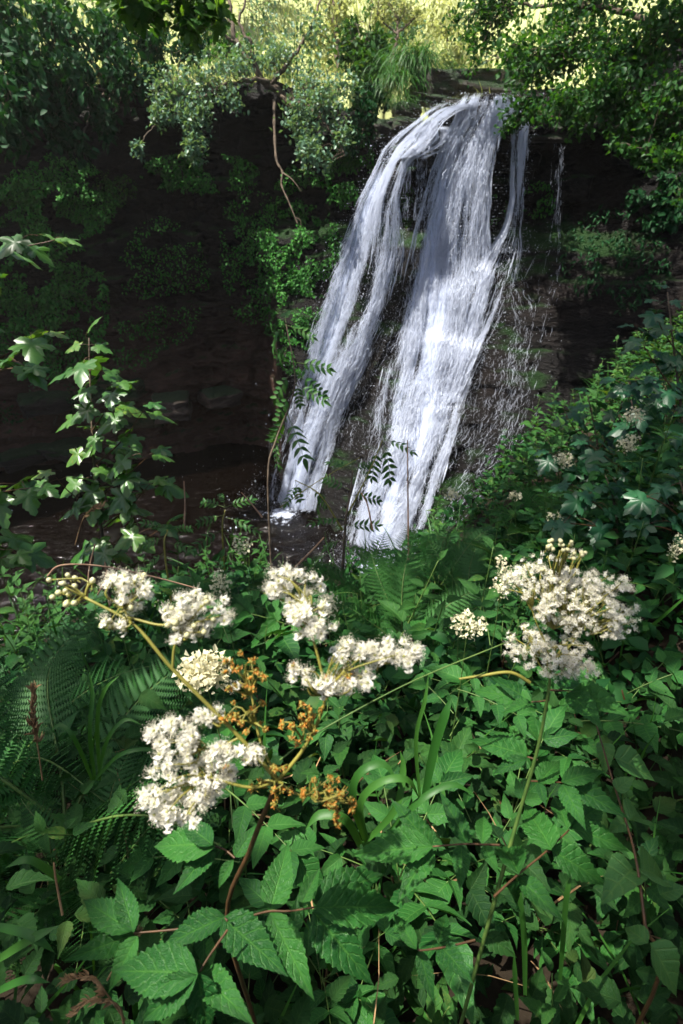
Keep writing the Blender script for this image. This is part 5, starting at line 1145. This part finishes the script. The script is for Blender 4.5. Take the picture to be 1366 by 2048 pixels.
for (u, v, ru, rv, nf, nb, ns, fu, fv) in [(140, 1180, 58, 40, 0, 15, 0, 170, 1195), (258, 1180, 48, 38, 12, 7, 0, 250, 1215), (232, 1248, 26, 22, 3, 6, 0, 255, 1240), (392, 1230, 66, 45, 24, 12, 0, 365, 1262), (590, 1172, 68, 34, 15, 0, 0, 620, 1240), (612, 1238, 60, 34, 16, 1, 0, 622, 1270),
        (703, 1325, 60, 50, 24, 1, 1, 655, 1390), (800, 1308, 50, 30, 15, 0, 0, 760, 1325), (588, 1345, 30, 22, 4, 0, 3, 640, 1390), (652, 1372, 22, 18, 5, 0, 1, 650, 1398), (345, 1480, 52, 36, 18, 0, 0, 400, 1498), (415, 1435, 24, 18, 5, 0, 0, 440, 1450),
        (368, 1578, 78, 64, 40, 0, 0, 420, 1555), (440, 1508, 26, 20, 5, 0, 0, 470, 1500), (498, 1500, 26, 24, 5, 0, 0, 500, 1530), (458, 1538, 22, 15, 4, 0, 1, 450, 1558),
        (488, 1345, 48, 42, 1, 0, 16, 500, 1390), (500, 1430, 60, 28, 0, 0, 15, 510, 1450), (585, 1462, 36, 28, 0, 0, 8, 605, 1480), (618, 1430, 24, 38, 0, 0, 9, 625, 1465), (540, 1585, 44, 28, 0, 0, 11, 556, 1565), (650, 1578, 52, 30, 0, 0, 14, 620, 1590), (688, 1612, 34, 38, 0, 0, 11, 660, 1590), (560, 1530, 22, 14, 0, 0, 4, 556, 1560)]:
    cluster(mt, gz, u, v, .42 + rr.normal(0, .006), ru, rv, int(nf * 1.5), nb, ns, S1 if ns < 3 else .0095, P(fu, fv, .425), rr)
# --- plant on the right: one large frothy head
base2 = P(965, 1890, .66); g2 = base2.copy(); g2[2] = float(bankZ(base2[0], base2[1])); top2 = P(1100, 1360, .56)
mr = thing('meadowsweet_plant', 'tall meadowsweet on the right with one large frothy cream-white head', 'flowering plant', g2)
stem_part(mr, g2, [g2, base2, P(1035, 1640, .62), P(1075, 1500, .585), top2, P(1098, 1290, .555)], .0038, .0016, M_STEMG, 28)
for (u, v, fu, fv) in [(1050, 1180, 1098, 1300), (1210, 1180, 1130, 1290), (1180, 1230, 1120, 1310), (1060, 1295, 1100, 1350), (1160, 1320, 1110, 1350), (1120, 1100, 1085, 1200), (1240, 1240, 1170, 1270)]: stem_part(mr, g2, [P(fu, fv, .56), P((u + fu) / 2, (v + fv) / 2 + 8, .555), P(u, v, .55)], .0012, .0006, None, 10)
for (u, v, ru, rv, nf, nb) in [(1085, 1150, 60, 40, 26, 2), (1038, 1168, 34, 28, 10, 1), (1140, 1180, 56, 42, 30, 0), (1212, 1165, 54, 20, 20, 0), (1182, 1222, 78, 44, 46, 0), (1110, 1222, 46, 30, 20, 0), (1058, 1288, 42, 38, 22, 0), (1112, 1312, 72, 42, 42, 0), (1160, 1335, 34, 20, 10, 0), (1242, 1240, 30, 36, 16, 0), (1122, 1090, 34, 12, 0, 16), (1158, 1112, 18, 12, 2, 8)]:
    cluster(mr, g2, u, v, .55 + rr.normal(0, .012), ru, rv, int(nf * 1.2), nb, 0, .0100, P(u * .6 + 1100 * .4, v * .7 + 1340 * .3, .56), rr, FLS)
# --- their leaves, leaflet by leaflet
ZL_ = -.62
def compound(label, t, root, rach, lf, z=ZL_, mat=None):
    if rach: stem_part(t, root, [PZ(u, v, z + .002) for u, v in rach], .0016, .0011, M_STEMR, 14, 'leaf_stalk')
    for q in lf: leaflet(t, root, q[0], q[1], q[2], q[3], 0, z, rr, q[4] if len(q) > 4 else -.015)
compound('', mt, gz, [(455, 1842), (500, 1832), (540, 1822), (580, 1822), (645, 1812)], [(540, 1822, 578, 1684), (540, 1826, 625, 1995), (628, 1806, 772, 1738), (630, 1815, 808, 1812), (626, 1822, 745, 1972), (600, 1815, 640, 1735)])
compound('', mt, gz, [(470, 1716), (450, 1700), (428, 1692)], [(430, 1692, 302, 1690), (428, 1697, 348, 1785), (470, 1714, 514, 1648), (467, 1720, 432, 1778), (425, 1690, 360, 1640)])
compound('', mt, gz, [(455, 1842), (450, 1836)], [(450, 1833, 318, 1892), (446, 1836, 574, 1952)], -.60)
compound('', mt, gz, [(455, 1860), (420, 1910), (398, 1945)], [(396, 1948, 222, 1940), (396, 1950, 418, 2075), (394, 1950, 272, 2050), (400, 1946, 500, 2040)], -.58)
compound('', mt, gz, [(430, 1850), (340, 1860), (268, 1866)], [(270, 1868, 132, 1922), (268, 1864, 234, 1752), (262, 1862, 160, 1795), (275, 1872, 215, 1985)], -.64)
compound('', mr, g2, [(1000, 1690), (965, 1689), (930, 1688), (865, 1693)], [(863, 1693, 783, 1600), (865, 1693, 702, 1704), (863, 1694, 798, 1798), (933, 1685, 882, 1584), (923, 1690, 920, 1782), (965, 1688, 968, 1624), (968, 1692, 996, 1748)])
compound('', mr, g2, [(988, 1793), (1035, 1750), (1090, 1705), (1138, 1660)], [(1103, 1698, 1046, 1608), (1103, 1700, 1218, 1774), (1136, 1660, 1106, 1582), (1140, 1656, 1268, 1700), (1138, 1657, 1208, 1608), (1038, 1748, 1001, 1674), (1036, 1755, 1126, 1838), (1013, 1774, 1050, 1822)], -.61)
compound('', mr, g2, [(950, 1880), (900, 1892), (850, 1900), (835, 1900)], [(833, 1898, 786, 1824), (838, 1900, 868, 2008), (878, 1888, 946, 1968), (876, 1886, 894, 1824)], -.66)
compound('', mr, g2, [(1098, 1400), (1080, 1403), (1063, 1404)], [(1063, 1402, 944, 1379), (1063, 1405, 986, 1354), (1063, 1406, 1006, 1424)], -.50)
compound('', mr, g2, [(1100, 1380), (1143, 1382)], [(1143, 1380, 1262, 1434), (1120, 1376, 1160, 1342), (1140, 1384, 1205, 1460)], -.50)
compound('', mr, g2, [(1075, 1520), (1053, 1513)], [(1053, 1510, 940, 1480), (1053, 1514, 983, 1456), (1053, 1518, 985, 1545)], -.55)
compound('', mr, g2, [(1060, 1562), (1090, 1563), (1126, 1565)], [(1078, 1565, 1120, 1520), (1078, 1567, 1092, 1614), (1123, 1565, 1212, 1538), (1128, 1567, 1258, 1634), (1126, 1568, 1170, 1660)], -.57)
# --- more leaf clumps of the same plants around
# --- opposite-leaved stem near the right border
sb = P(1310, 2040, .60); sg = sb.copy(); sg[2] = float(bankZ(sb[0], sb[1]))
nt_ = thing('leafy_herb', 'tall pale-leaved herb with paired leaves near the right border', 'herb', sg, 'tall herbs at the right border')
stem_part(nt_, sg, [sg, PZ(1305, 1990, -.66), PZ(1290, 1850, -.62), PZ(1268, 1700, -.60), PZ(1225, 1560, -.60), PZ(1190, 1440, -.58)], .0028, .0012, M_STEMR, 26)
L_PALE = leaf_mat('pale_herb_leaf', (.045, .15, .035), (.10, .23, .06), .38, .45, .4, 5, .3)
PALE = [Geo().addp(leaf(.62, 16, 6, .03, .3, .25, .014, 5, .06, .9, .03, 60 + k)).mesh('leaf', L_PALE) for k in range(2)]
for q in [(1228, 1516, 1320, 1556), (1208, 1486, 1212, 1545), (1265, 1740, 1210, 1786), (1278, 1742, 1346, 1750), (1299, 1888, 1372, 2000), (1296, 1888, 1244, 1846), (1255, 1640, 1215, 1665), (1258, 1642, 1300, 1625), (1320, 1790, 1375, 1770), (1232, 1580, 1268, 1552)]:
    o = leaflet(nt_, sg, *q, 0, -.61, rr, -.01, PALE); o.name = 'leaf'
# --- smaller plumes standing further off
def plume(label, u, v, d, ru, rv, n, seed):
    r_ = np.random.RandomState(seed); c = P(u, v, d); gp_ = c + [0, .02, 0]; gp_[2] = max(float(bankZ(c[0], c[1])), c[2] - 1.0); t = thing('meadowsweet_plant', label, 'flowering plant', gp_, 'distant flowering meadowsweet')
    stem_part(t, gp_, [gp_, (gp_ + c) / 2 + [.01, .01, 0], c], .003, .0012, M_STEMG, 12)
    g = Geo(); e = r_.normal(size=(n, 3)); e = e / np.linalg.norm(e, axis=1, keepdims=True) * r_.rand(n, 1) ** .4; p = e * np.array([ru, ru, rv]) * d / FPX + (c - gp_)
    lob = fbm(e[:, 0] * 2 + seed, e[:, 2] * 2, seed, 2) > -.15; p = p[lob]; n = len(p)
    dd = rdir(n, .6); g.inst(leaf(.9, 2, 2, 0, .2, .2), p, frames(rdir(n), dd), r_.uniform(.006, .012, n) * max(1, d / 1.8)); g.build('flower_head', petal_mat('cream_plume', (.70, .66, .44)), t)['kind'] = 'stuff'
    g = Geo(); m_ = 12
    for k in range(m_): g.addp(tube([(c - gp_) - [0, 0, rv * d / FPX * 1.2], p[r_.randint(n)]], [.0012, .0006], 3))
    for k in range(3):
        a = r_.rand() * 6.28; dv = unit(np.array([math.cos(a), math.sin(a), .3])); o = link('leaf', PIN_ME[k % 2], t); o.matrix_local = mat4((c - gp_) * (.35 + .15 * k), frames(dv[None], ZUP)[0], .2)
    g.build('branchlets', M_STEMG, t)['kind'] = 'stuff'; return t
for i, (lb, u, v, d, ru, rv, n) in enumerate([
    ('cream plume poking out above the dark sycamore leaves, upper of two', 1268, 832, 2.6, 20, 20, 170), ('cream plume just below the upper one among dark sycamore leaves', 1257, 886, 2.6, 20, 24, 170), ('cream plume at the dark edge of the right slope', 1128, 920, 2.9, 22, 16, 140), ('small cream plume in front of the wet rock', 902, 988, 2.7, 15, 11, 90),
    ('tiny cream plume left of the right slope ferns', 1030, 992, 3.0, 14, 9, 70), ('pale tall plume behind the big right flower head', 1008, 1150, 1.5, 28, 60, 420), ('cream plume right of the upright fern', 936, 1250, 1.35, 36, 22, 300), ('cream plume at the bank edge left of the foam', 485, 1090, 2.2, 22, 18, 150), ('dense white umbel behind the fork of the left plant', 408, 1345, .78, 52, 36, 620), ('yellowish plume beside the left flower heads', 440, 1165, 1.6, 20, 30, 160), ('cream plume above the big right head on the slope', 1112, 1040, 2.4, 18, 22, 120), ('faint yellow plume near the right border', 1352, 1095, 1.9, 14, 36, 130), ('greenish plume under the main left heads', 655, 1210, 1.5, 26, 26, 180)]):
    plume(lb, u, v, d, ru, rv, n, 200 + i)

# ------------------------------------------------------------------ grasses, stalks and twigs
def hero_blades(label, u, v, d, lst, seed, mat=L_GRASS):
    c = P(u, v, d); c[2] = max(c[2], float(bankZ(c[0], c[1]))); t = thing('grass_tuft', label, 'grass tuft', c, 'broad-bladed grass on the bank')
    for (pts, w_) in lst:
        sp_ = spline([P(a, b_, e) for a, b_, e in pts], 16) - c; tt_ = np.linspace(0, 1, 16); ww = w_ * d / FPX * .5 * np.minimum(1, (1 - tt_) * 3) * (.7 + .3 * np.minimum(1, tt_ * 4)); ww[-1] = 0
        tg = unit(np.gradient(sp_, axis=0)); sd_ = unit(np.cross(tg, unit(-(sp_ + c)) + ZUP * .4)); up_ = np.cross(sd_, tg)
        V = np.stack([sp_ - sd_ * ww[:, None] + up_ * ww[:, None] * .35, sp_, sp_ + sd_ * ww[:, None] + up_ * ww[:, None] * .35], 1).reshape(-1, 3)
        g = Geo(); g.add(V, grid(3, 16), UV=np.stack([np.tile([-1, 0, 1], 16), np.repeat(tt_, 3)], -1)); g.build('blade', mat, t)
    return t
hero_blades('arching broad grass in the sunny patch beside the orange clusters', 725, 1660, .72, [([(730, 1680, .75), (705, 1600, .70), (720, 1545, .68), (770, 1530, .68), (800, 1580, .68)], 15), ([(735, 1690, .75), (720, 1610, .7), (760, 1565, .68), (815, 1560, .68), (840, 1600, .7)], 14), ([(725, 1690, .75), (790, 1620, .7), (806, 1540, .7), (800, 1500, .7)], 13), ([(720, 1690, .75), (690, 1640, .7), (640, 1630, .7), (610, 1660, .7)], 18), ([(760, 1690, .75), (830, 1610, .7), (900, 1570, .7), (950, 1590, .7)], 13)], 1)
hero_blades('tall straight grass blade between the two flowering plants', 850, 1600, .8, [([(848, 1600, .85), (868, 1500, .82), (890, 1430, .8), (905, 1390, .8)], 18), ([(840, 1600, .85), (832, 1480, .82), (850, 1400, .8), (858, 1340, .8)], 8)], 2)
hero_blades('shaded grass clump left of the white flower heads', 190, 1540, .9, [([(190, 1560, .95), (180, 1470, .9), (185, 1390, .9), (178, 1340, .9)], 8), ([(195, 1560, .95), (215, 1480, .9), (250, 1440, .9), (285, 1450, .9)], 8), ([(185, 1560, .95), (150, 1480, .9), (120, 1450, .9), (95, 1470, .9)], 8), ([(190, 1560, .95), (240, 1510, .9), (300, 1500, .9), (330, 1530, .9)], 8), ([(200, 1560, .95), (195, 1440, .9), (210, 1380, .88), (240, 1350, .88)], 8)], 3)
hero_blades('upright dark blades in the lower right shade', 1040, 2010, .62, [([(1050, 1990, .66), (1048, 1880, .62), (1040, 1800, .6), (1030, 1740, .6)], 11), ([(1120, 1960, .66), (1128, 1850, .62), (1135, 1780, .6), (1150, 1735, .6)], 10), ([(1035, 2040, .66), (1030, 1960, .62), (1028, 1900, .6)], 9)], 4)
hero_blades('long narrow blades low in the left corner', 20, 1900, .68, [([(-20, 1930, .7), (60, 1880, .66), (120, 1850, .66)], 16), ([(-20, 1850, .7), (60, 1870, .66), (110, 1905, .66)], 16), ([(-20, 1990, .7), (50, 1960, .66), (100, 1965, .66)], 14), ([(120, 1760, .7), (60, 1720, .68), (10, 1735, .68)], 14)], 5)
def stalk(label, pts, r0, r1, mat, cat, name, group=None, extra=None):
    g = Geo(); g.addp(tube(spline(PP(pts), 26), np.linspace(r0, r1, 26), 6))
    for e in (extra or []): g.addp(tube(spline(PP(e), 12), np.linspace(r0 * .7, r1, 12), 5))
    return tag(g.build(name, mat), label, cat, group)
stalk('bare brown twig lying across behind the bud stalk', [(95, 1152, 1.25), (122, 1131, 1.25), (200, 1132, 1.28), (300, 1152, 1.3), (405, 1180, 1.35)], .0026, .0018, M_TWIG, 'twig', 'twig', 'bare twigs', [[(175, 1195, 1.3), (178, 1140, 1.3), (190, 1088, 1.3)], [(215, 1140, 1.3), (205, 1170, 1.3), (195, 1190, 1.3)]])
stalk('pale bent twig in front of the rippled pool', [(590, 1135, 2.4), (620, 1105, 2.4), (648, 1075, 2.4)], .005, .003, M_TWIG, 'twig', 'twig', 'bare twigs')
stalk('thin upright stalk in front of the main stream', [(817, 1120, 2.5), (816, 1000, 2.5), (815, 880, 2.5)], .0045, .0025, M_TWIG, 'stalk', 'stalk', 'thin bare stalks')
stalk('thin bare stalk standing in front of the pool', [(368, 1060, 2.4), (370, 1010, 2.4), (368, 962, 2.4)], .005, .003, M_TWIG, 'stalk', 'stalk', 'thin bare stalks')
stalk('leaning bare stalk left of the foam', [(525, 1035, 2.5), (505, 1010, 2.5), (483, 985, 2.5)], .0045, .002, M_TWIG, 'stalk', 'stalk', 'thin bare stalks')
stalk('thin stalk rising beside the ash sapling foot', [(745, 1060, 2.5), (735, 1010, 2.5), (722, 985, 2.5)], .004, .002, M_STEMR, 'stalk', 'stalk', 'thin bare stalks')
stalk('long straight grass stem slanting between the two flowering plants', [(560, 1520, .52), (640, 1462, .52), (820, 1365, .54), (1012, 1285, .56)], .0009, .0006, M_STEMG, 'grass stem', 'stalk')
stalk('curved green stalk left of the big right head', [(1060, 1365, .57), (1020, 1345, .57), (960, 1352, .57), (918, 1358, .57)], .0020, .0012, M_STEMY, 'stalk', 'stalk', 'green stalks')
stalk('dry stalk low in the left shade', [(125, 1830, .68), (112, 1760, .68), (108, 1725, .68)], .0016, .0012, M_STRAW, 'stalk', 'stalk', 'thin bare stalks')
def seedhead(label, pts, seed, L=.018, n=60):
    r_ = np.random.RandomState(seed); sp_ = spline(PP(pts), 40); c = sp_[0]; t = thing('seed_head', label, 'seed head', c, 'dry grass seed heads'); d_ = pts[0][2]
    Geo().addp(tube(sp_ - c, np.linspace(.0014, .0007, 40), 4)).build('stem', M_STRAW, t)
    i = r_.randint(14, 40, n); p = sp_[i] - c; tg = unit(sp_[-1] - sp_[14]); d = unit(tg + r_.normal(0, .35, (n, 3)))
    g = Geo(); g.inst(leaf(.28, 3, 2, 0, .5, .1), p, frames(d, rdir(n)), r_.uniform(.5, 1, n) * L); g.build('spikelets', M_STRAW, t)['kind'] = 'stuff'
seedhead('straw-brown grass seed head in the shade at left', [(85, 1560, .95), (75, 1490, .92), (66, 1440, .9), (68, 1378, .9)], 1, .022, 90)
seedhead('dry seed head low in front beside the dark leaflets', [(215, 1960, .60), (235, 1925, .58), (258, 1890, .57), (280, 1860, .57)], 2, .012, 60)
seedhead('bent dry seed head in the lower left corner', [(250, 2040, .60), (215, 1990, .58), (185, 1955, .57), (130, 1962, .57)], 3, .012, 50)
seedhead('drooping dry seed head at the bottom beside the dead stalks', [(250, 2060, .60), (235, 2010, .58), (180, 2000, .57), (150, 2030, .57)], 4, .012, 50)
seedhead('pale arching grass head before the pool below the sycamore', [(150, 1090, 1.9), (165, 1040, 1.9), (185, 1018, 1.9), (205, 1012, 1.9)], 5, .03, 40)

# ================================================================== air
def haze_box():
    x0, x1, y0, y1, z0, z1 = -150, 150, -12, 130, -10, 60
    V = [(x, y, z) for z in (z0, z1) for y in (y0, y1) for x in (x0, x1)]
    Q = [(0, 2, 3, 1), (4, 5, 7, 6), (0, 1, 5, 4), (2, 6, 7, 3), (0, 4, 6, 2), (1, 3, 7, 5)]
    m, nt, out = new_mat('pale_air'); v = N(nt, 'ShaderNodeVolumePrincipled'); v.inputs['Color'].default_value = (1, .97, .88, 1); v.inputs['Density'].default_value = HAZE; v.inputs['Anisotropy'].default_value = .3
    nt.links.new(v.outputs[0], out.inputs['Volume'])
    g = Geo(); g.add(V, Q); return stuff(g.build('haze', m, smooth=False), 'thin sunlit haze filling the gorge and hillside', 'haze')
HAZE = .0005
haze_box()
